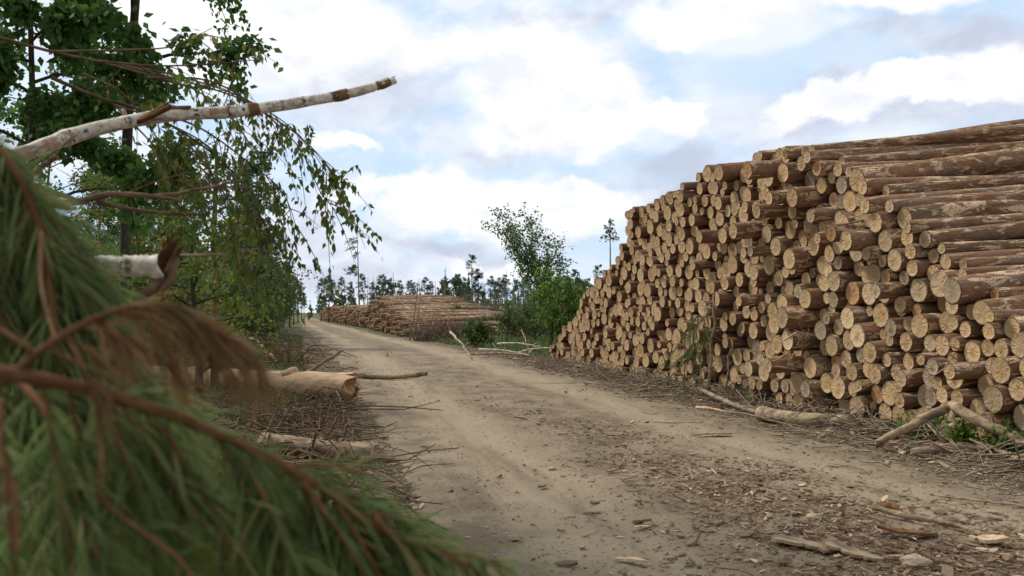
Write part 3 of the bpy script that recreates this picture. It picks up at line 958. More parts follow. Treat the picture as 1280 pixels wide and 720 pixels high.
# far-off wood closing the horizon
mbl = MB(); r = np.random.default_rng(22)
for i in range(900):
    Y = r.uniform(190, 420); u = r.uniform(-500, 1900); x = (u - 640) / F * Y; h = r.uniform(4, 9)
    if abs(x + Y * .24) < 5: continue
    k = 26; z = r.uniform(0.05, 1, k); c = np.stack([x + r.normal(0, .9, k) * (1.1 - z), Y + r.normal(0, .9, k), z * h], 1)
    leaves(mbl, c, r.normal(size=(k, 3)) + [0, 0, .8], 1.5, .9, r)
tag(mbl.build('distant_forest', M['pine_far']), 'far-off forest edge along the horizon', 'forest', kind='stuff')

# dead reddish brush next to the distant stack, with two broken poles
mb = MB(); r = np.random.default_rng(23)
for i in range(420):
    x0 = at(r.uniform(520, 585), 0, 40)[0]; y0 = 40 + r.uniform(-1.5, 1.5); a = r.normal(0, .35, 2); L = r.uniform(.3, 1.1)
    add_tube(mb, [[x0, y0, 0], [x0 + a[0] * L * .6, y0 + a[1] * L, L * .6], [x0 + a[0] * L * 1.4, y0 + a[1] * L, L]], [.012, .009, .004], 3, cap=False)
k = 1800; c = np.stack([at(552, 0, 40)[0] + r.normal(0, .75, k), 40 + r.normal(0, .8, k), np.abs(r.normal(0, .42, k))], 1)
leaves(mb, c, r.normal(size=(k, 3)), .10, .05, r)
tag(mb.build('brush_heap', M['brush_red']), 'reddish brown heap of dead brush in front of the distant log stack', 'brush heap', kind='stuff')
for lab, u0, v0, u1, v1, Y, rad in [('left of two thin grey poles standing up in front of the distant stack', 512, 420, 522, 357, 41, .034), ('right of two thin grey poles standing up in front of the distant stack', 517, 420, 527, 354, 41.5, .026)]:
    mb = MB(); a = at(u0, v0, Y); b = at(u1, v1, Y); a[2] = -.05
    add_tube(mb, spline([a, (a + b) / 2 + [.05, 0, 0], b], 8), np.linspace(rad, rad * .5, 8), 7, .1)
    tag(mb.build('dead_pole', M['snagw']), lab, 'pole')


# ------------------------------------------------------------------ sticks, logs and slash lying about
def stem(name, pts, r0, r1, mat, label, cat, capmat=None, group=None, sides=10, n=16, rough=.08, wob=.0, twigs=0, seed=1, ends=None):
    p = spline(pts, n)
    rr = np.random.default_rng(seed)
    if wob: p[1:-1] += rr.normal(0, wob, (n - 2, 3)) * [1, 1, .5]
    mb = MB(); mats = [M[mat]] + ([M[capmat]] if capmat else [])
    # UV along/around for banded bark
    v, q, t = tube(p, np.linspace(r0, r1, n), sides, rough, True, seed)
    ln = np.concatenate([[0], np.cumsum(np.linalg.norm(np.diff(p, axis=0), axis=1))])
    uvv = np.stack([np.repeat(ln, sides), np.abs(np.tile(np.arange(sides) / sides * 2 - 1, n))], -1); uvv = np.vstack([uvv, [0, 0], [0, 0]])
    mb.add(v, q, 0, uvv[q.ravel()], True)
    mb.f.append(t); mb.m.append(np.full(len(t), 1 if capmat else 0)); mb.sm.append(np.full(len(t), False)); mb.uv.append(v[t.ravel()][:, :2] * 4)
    if twigs:
        for _ in range(twigs):
            k = rr.integers(2, n - 1); d = unit(rr.normal(size=3)); L = rr.uniform(.1, .35)
            add_tube(mb, [p[k], p[k] + d * L * .5, p[k] + d * L + [0, 0, -.02]], [r1 * .45, r1 * .3, r1 * .12], 5)
    o = mb.build(name, mats)
    return tag(o, label, cat, group)


def gp(u, v, up=0.):
    """ground point under photo pixel"""
    Y = EYE * F / (v - 390)
    p = at(u, v, Y); p[2] = float(surf_z(p[0], p[1])) + up
    return p


def peeled_log():
    # debarked trunk with a torn, hollow broken end
    root = link('peeled_log', None); r = np.random.default_rng(31)
    a = np.array([-6.4, 13.9, .30]); b = np.array([-2.35, 12.6, .27])
    n = 34; t = np.linspace(0, 1, n)[:, None]; p = a + (b - a) * t; p[:, 2] += .035 * np.sin(t[:, 0] * 5)
    rad = np.interp(t[:, 0], [0, .6, .82, .9, 1], [.13, .155, .19, .205, .20]); rad = rad * (1 + .03 * r.normal(size=n))
    sides = 22; v, q, tr = tube(p, rad, sides, .05, False, 4)
    v = v.reshape(n, sides, 3); d = unit(b - a)
    jag = .14 * np.abs(fbm(np.arange(sides) * .9, np.zeros(sides), 5, 3)) * 2
    v[-1] += d * (jag[:, None]) ; v[-2] += d * jag[:, None] * .5
    mb = MB(); mb.add(v.reshape(-1, 3), q, 0, smooth=True)
    mb.build('stem', M['pale'], root)
    rim = v[-1]; c = rim.mean(0) + d * .01; inner = c + (rim - rim.mean(0)) * .6 + d * r.uniform(-.03, .07, (sides, 1))
    vv = np.vstack([rim * .97 + .03 * rim.mean(0), inner, [c + d * .03]]); j = np.arange(sides); k = (j + 1) % sides
    me = MB(); me.add(vv, np.stack([j, k, sides + k, sides + j], -1)); me.f.append(np.stack([np.full(sides, 2 * sides), sides + j, sides + k], -1)); me.m.append(np.zeros(sides)); me.sm.append(np.zeros(sides, bool)); me.uv.append(np.zeros((sides * 3, 2)))
    me.build('broken_end', M['torn'], root)
    # grey knot swelling, bark remnant
    kb = MB(); add_tube(kb, [p[26] + [-.06, 0, .10], p[26] + [.02, -.02, .19], p[26] + [.07, -.03, .225]], [.12, .075, .035], 11, .2); kb.build('branch_stub', M['pale'], root)
    bk = MB(); th = np.linspace(.2, 1.6, 8)
    rows = []
    for i in range(20, 33):
        rows.append([p[i] + rad[i] * 1.035 * np.array([0, -math.cos(x) * .9, -math.sin(x) + .15]) for x in th - .35 + .15 * math.sin(i)])
    rows = np.array(rows).reshape(-1, 3); i_ = (np.arange(12)[:, None] * 8 + np.arange(7)[None]).ravel()
    bk.add(rows, np.stack([i_, i_ + 1, i_ + 9, i_ + 8], -1), 0, smooth=True); bk.build('bark_remnant', M['twig'], root)
    tag(root, 'pale orange peeled log with a torn broken end at the left roadside', 'log')


peeled_log()
stem('fallen_log', [at(170, 478, 15.0) * [1, 1, 0] + [0, 0, .2], at(320, 478, 14.8) * [1, 1, 0] + [0, 0, .16]], .13, .12, 'oldwood', 'mossy grey log lying behind the torn peeled log', 'log', 'split')
stem('stick', [gp(444, 475, .06), gp(490, 474, .05), gp(534, 472, .05)], .05, .042, 'oldwood', 'straight bare stick lying on the road beside the torn peeled log', 'stick', 'split')
stem('short_log', [gp(330, 572, .09), gp(400, 577, .085), gp(466, 577, .085)], .078, .085, 'oldwood', 'short grey log with cut end on the left verge, nearer than the torn log', 'log', 'split')
stem('stick', [gp(452, 580, .04), gp(470, 577, .05), gp(490, 575, .03)], .035, .03, 'twig_grey', 'stubby dark stick end beside the short grey log', 'stick')
stem('stick', [gp(486, 574, .03), gp(530, 569, .02), gp(574, 562, .01)], .010, .006, 'twig_grey', 'long thin twig reaching onto the road from the stubby stick', 'stick', wob=.008)
stem('branch', [gp(350, 500, .10), gp(400, 480, .35), gp(428, 460, .42)], .035, .03, 'twig', 'brown branch leaning across the torn peeled log', 'branch', wob=.01)
stem('branch', [gp(412, 494, .25), gp(424, 510, .16), gp(432, 528, .02)], .02, .012, 'twig', 'dark curved branch hanging below the torn peeled log', 'branch')
stem('stick', [gp(392, 500, .03), gp(414, 496, .12)], .022, .02, 'split', 'pale split stick below the torn peeled log', 'stick')
stem('birch_pole', [gp(290, 452, .55), gp(318, 456, .42), gp(345, 462, .15)], .05, .04, 'oldwood', 'pale grey pole poking out of the left slash heap', 'log', 'split')
# birch poles mid distance
for i, (u0, v0, u1, v1, h0, h1, rad) in enumerate([(566, 423, 592, 446, .75, .05, .055), (600, 441, 668, 442, .25, .10, .05), (622, 437, 676, 439, .40, .35, .045), (585, 447, 660, 449, .08, .1, .05), (640, 446, 690, 442, .1, .3, .04), (618, 452, 672, 450, .05, .1, .035), (652, 420, 664, 452, .8, .05, .03)]):
    p0 = gp(u0, 447); p1 = gp(u1, 449); p0[0] = at(u0, 0, p0[1])[0]; p1[0] = at(u1, 0, p1[1])[0]; p0[1] += (i - 3) * .35; p1[1] += (i - 3) * .3
    p0[2] += h0; p1[2] += h1
    stem('birch_pole', [p0, (p0 + p1) / 2 + [0, 0, .06], p1], rad * .62, rad * .4, 'birch' if i in (0, 1, 2, 4) else 'oldwood',
         ['white birch pole propped at a slant beside the dark green bush', 'longest white birch pole lying left of the pile end', 'raised pale birch pole behind the longest one', 'grey pole lying nearest the road, left of pile end', 'short birch pole touching the far end of the big pile', 'thin grey pole flat on the ground before the birch poles', 'thin grey stick standing up among the birch poles'][i], 'pole', 'split', 'poles lying left of the big pile', wob=.01, twigs=3, seed=i)

# right foreground wood
stem('fallen_log', [gp(948, 527, .10), gp(1000, 533, .085), gp(1062, 538, .08)], .085, .075, 'oldwood', 'short brown log lying on the ground in front of the pile', 'log', 'split', sides=14)
stem('stick', [gp(873, 499, .12), gp(910, 512, .09), gp(945, 524, .08)], .035, .028, 'twig_grey', 'grey stick touching the left end of the short brown log', 'stick')
bb = link('broken_branch', None)
def bare(mbp, pts, r0, r1, n=14, seed=0, sides=9, rough=.12, mat='oldwood', name='limb', parent=None, wob=.006):
    p = spline(pts, n); rr = np.random.default_rng(seed); p[1:-1] += rr.normal(0, wob, (n - 2, 3))
    m_ = MB(); add_tube(m_, p, np.linspace(r0, r1, n), sides, rough, seed=seed); return m_.build(name, M[mat], parent)
ap = at(1187, 505, 8.15)
bare(None, [at(1095, 553, 8.25), at(1140, 530, 8.25), ap], .030, .048, parent=bb, seed=1)
bare(None, [ap, at(1220, 525, 7.9), at(1262, 545, 7.7), at(1300, 566, 7.45)], .052, .045, parent=bb, seed=2)
bare(None, [ap + [0, 0, -.01], at(1189, 525, 8.1), at(1186, 536, 8.1)], .035, .03, 8, parent=bb, seed=3, name='snapped_stub', mat='split')
bare(None, [at(1158, 527, 8.2), at(1172, 540, 8.1), at(1176, 547, 8.05)], .012, .006, 8, parent=bb, seed=4, name='twig', mat='twig_grey')
tag(bb, 'pale branch snapped into an upside-down V at the pile foot', 'branch')
stem('fallen_branch', [at(1138, 566, 8.05), at(1185, 560, 8.0), at(1235, 562, 7.9), at(1290, 560, 7.8)], .045, .05, 'oldwood', 'thick grey branch lying flat under the snapped V branch', 'branch', rough=.15, wob=.008, twigs=3)
stem('fallen_branch', [at(1160, 574, 7.85), at(1210, 577, 7.7), at(1250, 574, 7.6), at(1290, 568, 7.5)], .028, .032, 'oldwood', 'thinner pale branch along the thick grey one', 'branch', rough=.15, wob=.01, twigs=4)
stem('fallen_branch', [at(1210, 548, 7.9), at(1232, 560, 7.7), at(1242, 576, 7.55)], .012, .008, 'twig_grey', 'short curved twig hooked over the lying branches', 'branch')
stem('stick', [gp(1088, 648, .05), gp(1130, 655, .03), gp(1185, 664, .03), gp(1250, 684, .02)], .020, .010, 'oldwood', 'long bark-stripped stick in the reddish litter on the road', 'stick', wob=.006, rough=.25)
stem('stick', [gp(1100, 640, .03), gp(1116, 647, .05), gp(1130, 655, .02)], .03, .012, 'twig_red', 'orange-tipped splinter beside the long stick', 'stick', rough=.3)
stem('stick', [gp(1170, 625, .02), gp(1230, 633, .02), gp(1285, 640, .02)], .008, .006, 'twig_grey', 'thin pale stick at the right edge of the road', 'stick', wob=.006)
stem('branch', [gp(1200, 603, .03), gp(1228, 596, .05), gp(1250, 588, .03), gp(1290, 583, .02)], .010, .006, 'twig_grey', 'forked dry twig on the road near the right edge', 'branch', wob=.01, twigs=3)
stem('stick', [gp(870, 513, .02), gp(888, 516, .03), gp(910, 518, .02)], .02, .012, 'split', 'pale flat splinter lying on the road left of the short log', 'stick', rough=.3)
stem('stick', [gp(815, 528, .01), gp(845, 529, .02), gp(878, 529, .01)], .010, .006, 'split', 'straight pale twig across the right wheel track', 'stick')
for i, (u0, v0, u1, v1, rad) in enumerate([(1010, 520, 1120, 531, .018), (1040, 528, 1150, 533, .014), (985, 512, 1100, 518, .012), (800, 500, 890, 505, .012), (760, 487, 840, 492, .012), (905, 520, 1010, 545, .010), (1060, 545, 1150, 556, .012), (1020, 515, 1090, 500, .014), (955, 545, 1100, 560, .009)]):
    stem('dry_branch', [gp(u0, v0, .05), gp((u0 + u1) / 2, (v0 + v1) / 2, .09), gp(u1, v1, .05)], rad, rad * .6, 'twig_grey', f'dry branch along the foot of the big pile, {ordinal([7, 8, 5, 2, 1, 3, 9, 6, 4][i])} from the left', 'branch', None, 'dry branches along the pile foot', 7, 12, .1, .015, 5, i)


def rock(name, p, s, label, mat='stone', flat=.5, seed=0, cat='stone'):
    import bmesh
    bm = bmesh.new(); bmesh.ops.create_icosphere(bm, subdivisions=3, radius=1)
    for v in bm.verts:
        c = v.co; k = 1 + .35 * float(fbm(c.x * 1.3 + seed, c.y * 1.3 + c.z * 2, seed, 3)); v.co = Vector((c.x * k * s[0], c.y * k * s[1], c.z * k * s[2]))
    me = bpy.data.meshes.new(name); bm.to_mesh(me); bm.free(); me.materials.append(M[mat])
    o = link(name, me); o.location = p
    return tag(o, label, cat)


rock('stone', gp(1140, 712, .02), (.075, .055, .04), 'rounded pale stone at the bottom right in the bark litter', seed=2)
rock('stone', gp(1015, 655, .01), (.05, .035, .022), 'small pale stone among reddish bark, left of the long stick', seed=3)
rock('stone', gp(690, 588, .01), (.035, .03, .02), 'small light stone between the wheel tracks', seed=5)


def slab(p, s, rz, label, mat, seed, cat='wood chip'):
    r = np.random.default_rng(seed); n = 12
    t = np.linspace(-1, 1, n); w = (1 - np.abs(t) ** 3) * .85 + .15; w = w * (1 + .25 * r.normal(size=n)); mb = MB()
    top = []; bot = []
    for k in range(n):
        for sgn in (-1, 1):
            zz = .25 * math.sin(t[k] * 2 + seed) * s[2] * 2
            top.append([t[k] * s[0], sgn * w[k] * s[1], s[2] + zz]); bot.append([t[k] * s[0], sgn * w[k] * s[1], zz])
    v = np.array(top + bot); N = 2 * n; f = []
    for k in range(n - 1):
        a = 2 * k; f += [[a, a + 2, a + 3, a + 1], [N + a, N + a + 1, N + a + 3, N + a + 2], [a, N + a, N + a + 2, a + 2], [a + 1, a + 3, N + a + 3, N + a + 1]]
    f += [[0, 1, N + 1, N], [N - 2, 2 * N - 2, 2 * N - 1, N - 1]]
    mb.add(v, f); o = mb.build('wood_chip' if cat == 'wood chip' else 'bark_slab', M[mat]); o.location = p; o.rotation_euler = (r.uniform(-.12, .12), r.uniform(-.1, .1), rz)
    return tag(o, label, cat)


slab(gp(787, 702, .012), (.085, .024, .012), -.25, 'pale wood chip lying alone at the bottom of the left wheel track', 'split', 1)
slab(gp(802, 664, .01), (.06, .015, .008), .5, 'narrow wood chip on the road above the lone pale chip', 'split', 2)
slab(gp(1000, 690, .02), (.20, .07, .016), -.5, 'large grey bark slab nearest the camera in the litter', 'oldwood', 3, 'bark slab')
slab(gp(1062, 700, .02), (.17, .06, .015), -.9, 'grey bark slab right beside the largest one', 'oldwood', 4, 'bark slab')
slab(gp(1130, 676, .03), (.16, .035, .015), -.2, 'reddish bark slab under the long stick', 'twig_red', 5, 'bark slab')
slab(gp(1232, 682, .03), (.10, .035, .02), -.3, 'torn pale chip at the right tip of the long stick', 'split', 6)
slab(gp(740, 640, .01), (.06, .02, .008), .1, 'flat grey chip on the road left of the reddish litter', 'oldwood', 7)
slab(gp(890, 545, .015), (.20, .04, .015), -.1, 'flat pale slab on the road before the pile', 'oldwood', 8, 'bark slab')


# litter: countless chips, twigs, needles
def scatter_chips(name, n, pos, size, mat, label, cat, seed, tw=False, asp=.35, thick=.12):
    r = np.random.default_rng(seed); P = pos(r, n); n = len(P)
    z = surf_z(P[:, 0], P[:, 1]); L = size * r.lognormal(0, .55, n); W = L * asp * r.uniform(.4, 1.3, n)
    a = r.uniform(0, 6.28, n); tilt = r.normal(0, .25, n)
    d = np.stack([np.cos(a), np.sin(a), tilt * .6], -1); s = np.stack([-np.sin(a), np.cos(a), r.normal(0, .3, n)], -1)
    up = np.cross(d, s); c = np.stack([P[:, 0], P[:, 1], z + .3 * W + .002 + np.abs(tilt) * L * .25], -1)
    T = np.minimum(W * .4, L * thick)
    vs = []
    for sx, sy, kz in ((-1, -.5, 0), (.1, -1, 0), (1, -.3, 0), (.8, .6, 0), (-.3, 1, 0), (-1, .4, 0)):
        vs.append(c + d * (L * sx * .5)[:, None] + s * (W * sy * .5)[:, None])
    top = np.stack([v + up * T[:, None] * .5 for v in vs], 1); bot = np.stack([v - up * T[:, None] * .5 for v in vs], 1)
    v = np.concatenate([top, bot], 1).reshape(-1, 3); i = np.arange(n)[:, None] * 12
    mb = MB(); mb.add(v, i + np.array([[0, 1, 2, 3, 4, 5]])); base = np.concatenate([i + np.array([[j, j + 6, (j + 1) % 6 + 6, (j + 1) % 6]]) for j in range(6)])
    mb.f.append(base); mb.m.append(np.zeros(len(base))); mb.sm.append(np.zeros(len(base), bool)); mb.uv.append(np.zeros((base.size, 2)))
    return tag(mb.build(name, M[mat]), label, cat, kind='stuff')


def strip(r, n):            # band of bark between the wheel tracks, widening towards the camera
    Y = r.uniform(3.2, 15, n) ** 1.0; Y = 3.2 + (Y - 3.2) * r.uniform(0, 1, n) ** .8
    cx = np.interp(Y, [3, 4.6, 5.6, 8.4, 11, 15], [3.0, 2.25, 2.0, 1.15, .35, -.8]); w = np.interp(Y, [3, 5, 8, 15], [.75, .62, .38, .3])
    keep = r.random(n) < np.interp(Y, [4, 6.5, 9, 15], [1, .8, .25, .06])
    P = np.stack([cx + r.normal(0, 1, n) * w, Y], 1)[keep]
    k2 = fbm(P[:, 0] * 1.6, P[:, 1] * 1.1, 91, 3) + r.uniform(-.45, .45, len(P)) > -.12
    return P[k2]


def roadall(r, n):
    Y = 3.3 + 30 * r.uniform(0, 1, n) ** 1.7; l, rr = road_lr(Y); t = r.uniform(-1, 1.15, n)
    P = np.stack([(l + rr) / 2 + t * (rr - l) / 2, Y], 1)
    return P[(fbm(P[:, 0] * .8, P[:, 1] * .5, 95, 3) + r.uniform(-.3, .3, len(P)) > .0) | (np.abs(t) > .9)]


def verge(r, n):
    Y = 4.5 + 26 * r.uniform(0, 1, n) ** 1.4; l, rr = road_lr(Y)
    side = r.random(n) < .55
    x = np.where(side, l + .25 - np.abs(r.normal(0, 1.0, n)), rr + r.normal(.25, .45, n))
    return np.stack([x, Y], 1)


scatter_chips('bark_litter', 34000, strip, .021, 'chip', 'reddish brown bark chips strewn down the middle of the road', 'bark litter', 51)
scatter_chips('wood_crumbs', 16000, roadall, .013, 'straw', 'small pale chips and crumbs scattered over the dirt road', 'wood crumbs', 52)
scatter_chips('verge_chips', 22000, verge, .036, 'straw', 'bark and wood scraps heaped along both road verges', 'wood scraps', 53, asp=.2)


def twigs(name, n, pos, L0, rad, mat, label, seed, lift=.03, cat='twigs'):
    r = np.random.default_rng(seed); P = pos(r, n); mb = MB()
    for x, y in P:
        a = r.uniform(0, 6.28); L = L0 * r.lognormal(0, .5); q = float(rad * r.uniform(.5, 1.4)); z0 = float(surf_z(x, y)) + q
        d = np.array([math.cos(a), math.sin(a), 0]) * L; k = np.array([-d[1], d[0], 0]) * r.normal(0, .18); h = lift * abs(r.normal())
        p = np.array([[x, y, z0 + abs(r.normal()) * lift * .6], [x + d[0] * .35 + k[0], y + d[1] * .35 + k[1], z0 + h], [x + d[0] * .7 + k[0], y + d[1] * .7 + k[1], z0 + h * .8], [x + d[0], y + d[1], z0 + abs(r.normal()) * lift * .6]])
        add_tube(mb, p, [q, q * .9, q * .7, q * .4], 4, cap=False)
    return tag(mb.build(name, M[mat]), label, cat, kind='stuff')


twigs('loose_twigs', 950, verge, .28, .006, 'twig_grey', 'thin dry twigs scattered along the road verges', 61)
def foot(r, n):
    s = r.uniform(0, 17, n); b = FOOT[None] + TL[None] * s[:, None]; o = np.abs(r.normal(0, .38, n)) + .02
    return b + np.array([-.977, -.212])[None] * o[:, None]
twigs('pile_foot_twigs', 900, foot, .42, .008, 'twig_grey', 'tangle of dry twigs heaped along the foot of the big pile', 62, .10)
scatter_chips('pile_foot_scraps', 6500, foot, .06, 'chip', 'bark scraps lying along the foot of the big pile', 'bark scraps', 63, asp=.25)
scatter_chips('road_pebbles', 5000, roadall, .010, 'straw', 'tiny pebbles bedded in the dirt road', 'pebbles', 64, asp=.9, thick=.6)

twigs('road_fibres', 2200, strip, .10, .0025, 'twig_red', 'thin bark fibres and twig bits mixed into the reddish litter', 65, .012)
# slash heap left at mid distance (u 270-400, v 415-455)
r = np.random.default_rng(71); mb = MB()
for i in range(620):
    c = np.array([-6.3 + r.normal(0, .85), 21.0 + r.normal(0, 1.3), 0]); hgt = .55 * math.exp(-((c[0] + 6.5) / 1.5) ** 2) + .05
    c[2] = float(surf_z(c[0], c[1])) + r.uniform(0, 1) * hgt; d = unit(r.normal(size=3) * [1, 1, .35]) * r.uniform(.2, .75)
    q = r.uniform(.004, .014); add_tube(mb, [c - d * .5, c + r.normal(0, .05, 3), c + d * .5], [q, q, q * .5], 4, cap=False)
tag(mb.build('brush_heap', M['twig']), 'heap of dead grey-brown twigs on the left verge behind the torn log', 'brush heap', kind='stuff')
for i, pts in enumerate([[at(372, 452, 20), at(392, 432, 19.5), at(418, 436, 19), at(446, 447, 18.5)], [at(380, 440, 20), at(405, 442, 19), at(440, 445, 18.6)]]):
    stem('branch', pts, .016, .007, 'twig', ['long arching branch reaching out of the twig heap over the road edge', 'low branch poking out of the twig heap'][i], 'branch', twigs=4, wob=.02, seed=i)
def leftv(r, n):
    Y = 5 + 9 * r.uniform(0, 1, n); l, _ = road_lr(Y); return np.stack([l - .1 - np.abs(r.normal(0, .9, n)), Y], 1)
twigs('left_slash', 750, leftv, .38, .008, 'twig', 'brown slash twigs covering the left verge below the torn log', 72, .12)


# grass and weeds
def grass(name, n, pos, L, label, seed, mat='grass', W=.008):
    r = np.random.default_rng(seed); P = pos(r, n); z = surf_z(P[:, 0], P[:, 1])
    c = np.stack([P[:, 0], P[:, 1], z], -1); mb = MB()
    needles(mb, c, np.concatenate([r.normal(0, .45, (len(P), 2)), np.ones((len(P), 1))], 1), L, W, r, .35)
    return tag(mb.build(name, M[mat]), label, 'grass', kind='stuff')
def gl(r, n):
    Y = 4 + 40 * r.uniform(0, 1, n) ** 1.6; l, _ = road_lr(Y); P = np.stack([l - .6 - np.abs(r.normal(0, 2.2, n)), Y], 1)
    return P[fbm(P[:, 0] * .9, P[:, 1] * .9, 77, 3) > -.1]
grass('grass', 22000, gl, .20, 'rough grass and weeds on the left verge', 81, W=.012)
def gr(r, n):
    s = r.uniform(0, 17, n); b = FOOT[None] + TL[None] * s[:, None]; o = np.abs(r.normal(0, .28, n)) - .1
    P = b + np.array([-.977, -.212])[None] * o[:, None]
    return P[(fbm(s * .7, s * 0, 13, 3) + r.uniform(-.15, .15, n)) > .02]
grass('pile_foot_grass', 9000, gr, .17, 'green grass tufts along the foot of the big pile', 82)
def gc(r, n):
    Y = 24 + 40 * r.uniform(0, 1, n); _, rr = road_lr(Y); return np.stack([rr + .5 + np.abs(r.normal(0, 3.5, n)), Y], 1)
grass('clearing_grass', 12000, gc, .35, 'rough grass between the big pile and the distant stack', 83, W=.03)

for i, (u, v, Y, n, lab) in enumerate([(1200, 540, 8.1, 160, 'leafy green weed under the snapped V branch'), (1262, 545, 7.75, 150, 'leafy green weed at the right edge by the lying branches'), (1155, 520, 8.6, 110, 'green sprig against the log ends left of the snapped branch apex')]):
    rr = np.random.default_rng(i + 5); c0 = at(u, v, Y); c0[2] = 0.02; mb = MB(); ml = MB(); root = link('weed', None)
    for j in range(30):
        d = np.array([rr.normal(0, .9), rr.normal(0, .3), 1]); L = rr.uniform(.12, .32); d = unit(d)
        add_tube(mb, [c0, c0 + d * L * .5, c0 + d * L], [.004, .003, .002], 4, cap=False)
        k = n // 10; leaves(ml, c0 + d * L * rr.uniform(.3, 1.1, (k, 1)) + rr.normal(0, .03, (k, 3)), rr.normal(size=(k, 3)) + [0, 0, .2], .06, .035, rr)
    mb.build('stalks', M['twig'], root); ml.build('leaves', M['bright_leaf'], root); tag(root, lab, 'weed')

# dead sapling pole and conifer sprays leaning on the pile
pole = stem('dead_sapling', [at(884, 499, 13.0), at(890, 430, 13.05), at(893, 355, 13.2)], .030, .014, 'twig_grey', 'thin dry sapling leaning upright against the log ends', 'dead sapling', wob=.012, twigs=16, n=18)
stem('dead_sapling', [at(906, 498, 12.6), at(910, 460, 12.6), at(914, 424, 12.8)], .02, .008, 'twig_grey', 'shorter dry stick standing right of the leaning sapling', 'dead sapling', wob=.012, twigs=8, n=14)
root = link('pine_branch', None); mbt = MB(); mbn = MB(); rr = np.random.default_rng(91)
for j in range(16):
    a = at(rr.uniform(858, 888), rr.uniform(385, 440), 13.0 + rr.uniform(-.1, .3)); L = rr.uniform(.3, .8); d = unit(np.array([rr.normal(-.25, .4), rr.normal(0, .3), -1]))
    t = np.linspace(0, 1, 6)[:, None]; p = a + d * L * t + rr.normal(0, .015, (6, 3)); add_tube(mbt, p, np.linspace(.008, .003, 6), 4, cap=False)
    k = 110; tt = rr.uniform(0, 1, k)[:, None]; needles(mbn, a + d * L * tt, d + rr.normal(0, .55, (k, 3)), .085, .005, rr)
mbt.build('twigs', M['twig'], root); mbn.build('needles', M['needle'], root); tag(root, 'green pine branch hanging limp on the log ends beside the dry sapling', 'pine branch')
# splintered wood wedged between logs
for i, (u, v, Y, n) in enumerate([(1000, 425, 11.0, 9), (990, 448, 11.2, 7), (1190, 455, 8.7, 6), (1010, 505, 10.8, 6)]):
    rr = np.random.default_rng(i + 60); mb = MB(); c = at(u, v, Y)
    for j in range(n):
        d = unit(np.array([-.6 + rr.normal(0, .35), -.3, rr.normal(.3 if i in (0, 3) else 0, .35)])); L = rr.uniform(.15, .38); q = rr.uniform(.005, .014)
        a = c - d * .1 + rr.normal(0, .05, 3); add_tube(mb, [a, a + d * L * .6, a + d * L], [q, q * .8, q * .15], 4, .2)
    tag(mb.build('wood_splinters', M['split']), ['fan of pale splinters in the middle of the pile face', 'pale splinters just below the large fan of splinters', 'pale splinters at the right of the pile above the snapped branch', 'splinters sticking up behind the short brown log'][i], 'splinters', 'splinters wedged in the big pile')
stem('stick', [at(1035, 283, 10.4), at(1062, 279, 10.2), at(1090, 272, 10.3)], .014, .009, 'twig_grey', 'stick wedged crosswise between upper logs of the big pile', 'stick')
stem('stick', [at(1040, 505, 10.2), at(1090, 480, 9.8), at(1118, 462, 9.6)], .007, .004, 'twig', 'dark thin twig bowed across the lower log ends', 'stick')

# ------------------------------------------------------------------ fallen birch, left
def birch(pts, r0, r1, label, extra=None, seed=0, n=40, capmat='twig_red'):
    root = link('fallen_birch', None); p = spline(pts, n); rr = np.random.default_rng(seed)
    rad = np.linspace(r0, r1, n) * (1 + .05 * rr.normal(size=n)); sides = 16
    v, q, t = tube(p, rad, sides, .03, True, seed)
    ln = np.concatenate([[0], np.cumsum(np.linalg.norm(np.diff(p, axis=0), axis=1))]) + seed
    uvv = np.vstack([np.stack([np.repeat(ln, sides), np.abs(np.tile(np.arange(sides) / sides * 2 - 1, n))], -1), [[0, 0], [0, 0]]])
    v[(n - 1) * sides:n * sides] += unit(p[-1] - p[-2]) * rr.uniform(-.01, .02, (sides, 1))
    mb = MB(); mb.add(v, q, 0, uvv[q.ravel()], True)
    mb.f.append(t); mb.m.append(np.full(len(t), 1)); mb.sm.append(np.zeros(len(t), bool)); mb.uv.append(np.zeros((t.size, 2)))
    mb.build('stem', [M['birch'], M[capmat]], root)
    if extra: extra(root, p)
    return tag(root, label, 'birch stem')


def ex_main(root, p):
    m = MB(); q_ = np.random.default_rng(3)
    for j in range(6):
        o_ = q_.normal(0, .007, 3); add_tube(m, [at(168, 152, 3.36) + o_, at(188, 143, 3.33) + o_, at(200 + q_.uniform(0, 8), 134, 3.32) + o_, at(206 + q_.uniform(0, 10), 128 + q_.uniform(-3, 3), 3.31) + o_], [.005, .008, .005, .001], 6, .3, seed=j)
    m.build('torn_bark', M['twig_red'], root)
    rr = np.random.default_rng(7)
    for a, b in (((150, 152), (125, 165)), ((160, 150), (152, 135)), ((200, 134), (236, 132))):
        m = MB(); A = at(*a, 3.4); B = at(*b, 3.42); add_tube(m, [A, (A + B) / 2 + rr.normal(0, .006, 3), B], [.018, .012, .006], 7, .15); m.build('branch_stub', M['twig'], root)
    # brown peeling collars
    for k_, w in ((23, .02), (30, .03), (37, .03)):
        m = MB(); d = unit(p[k_ + 1] - p[k_]); c = p[k_]; q = np.interp(k_, [0, 39], [.036, .0185])
        add_tube(m, [c - d * w, c, c + d * w * 1.2], [q * .97, q * 1.06, q * .97], 18, .12, cap=False, seed=k_); m.build('bark_collar', M['twig_red'], root)


birch([at(-60, 222, 3.0), at(30, 190, 3.15), at(110, 162, 3.3), at(200, 144, 3.4), at(300, 137, 3.55), at(400, 122, 3.75), at(452, 111, 3.85), at(490, 99, 3.9)], .031, .0185, 'long white birch stem with broken tip rising across the upper left sky', ex_main, 3)


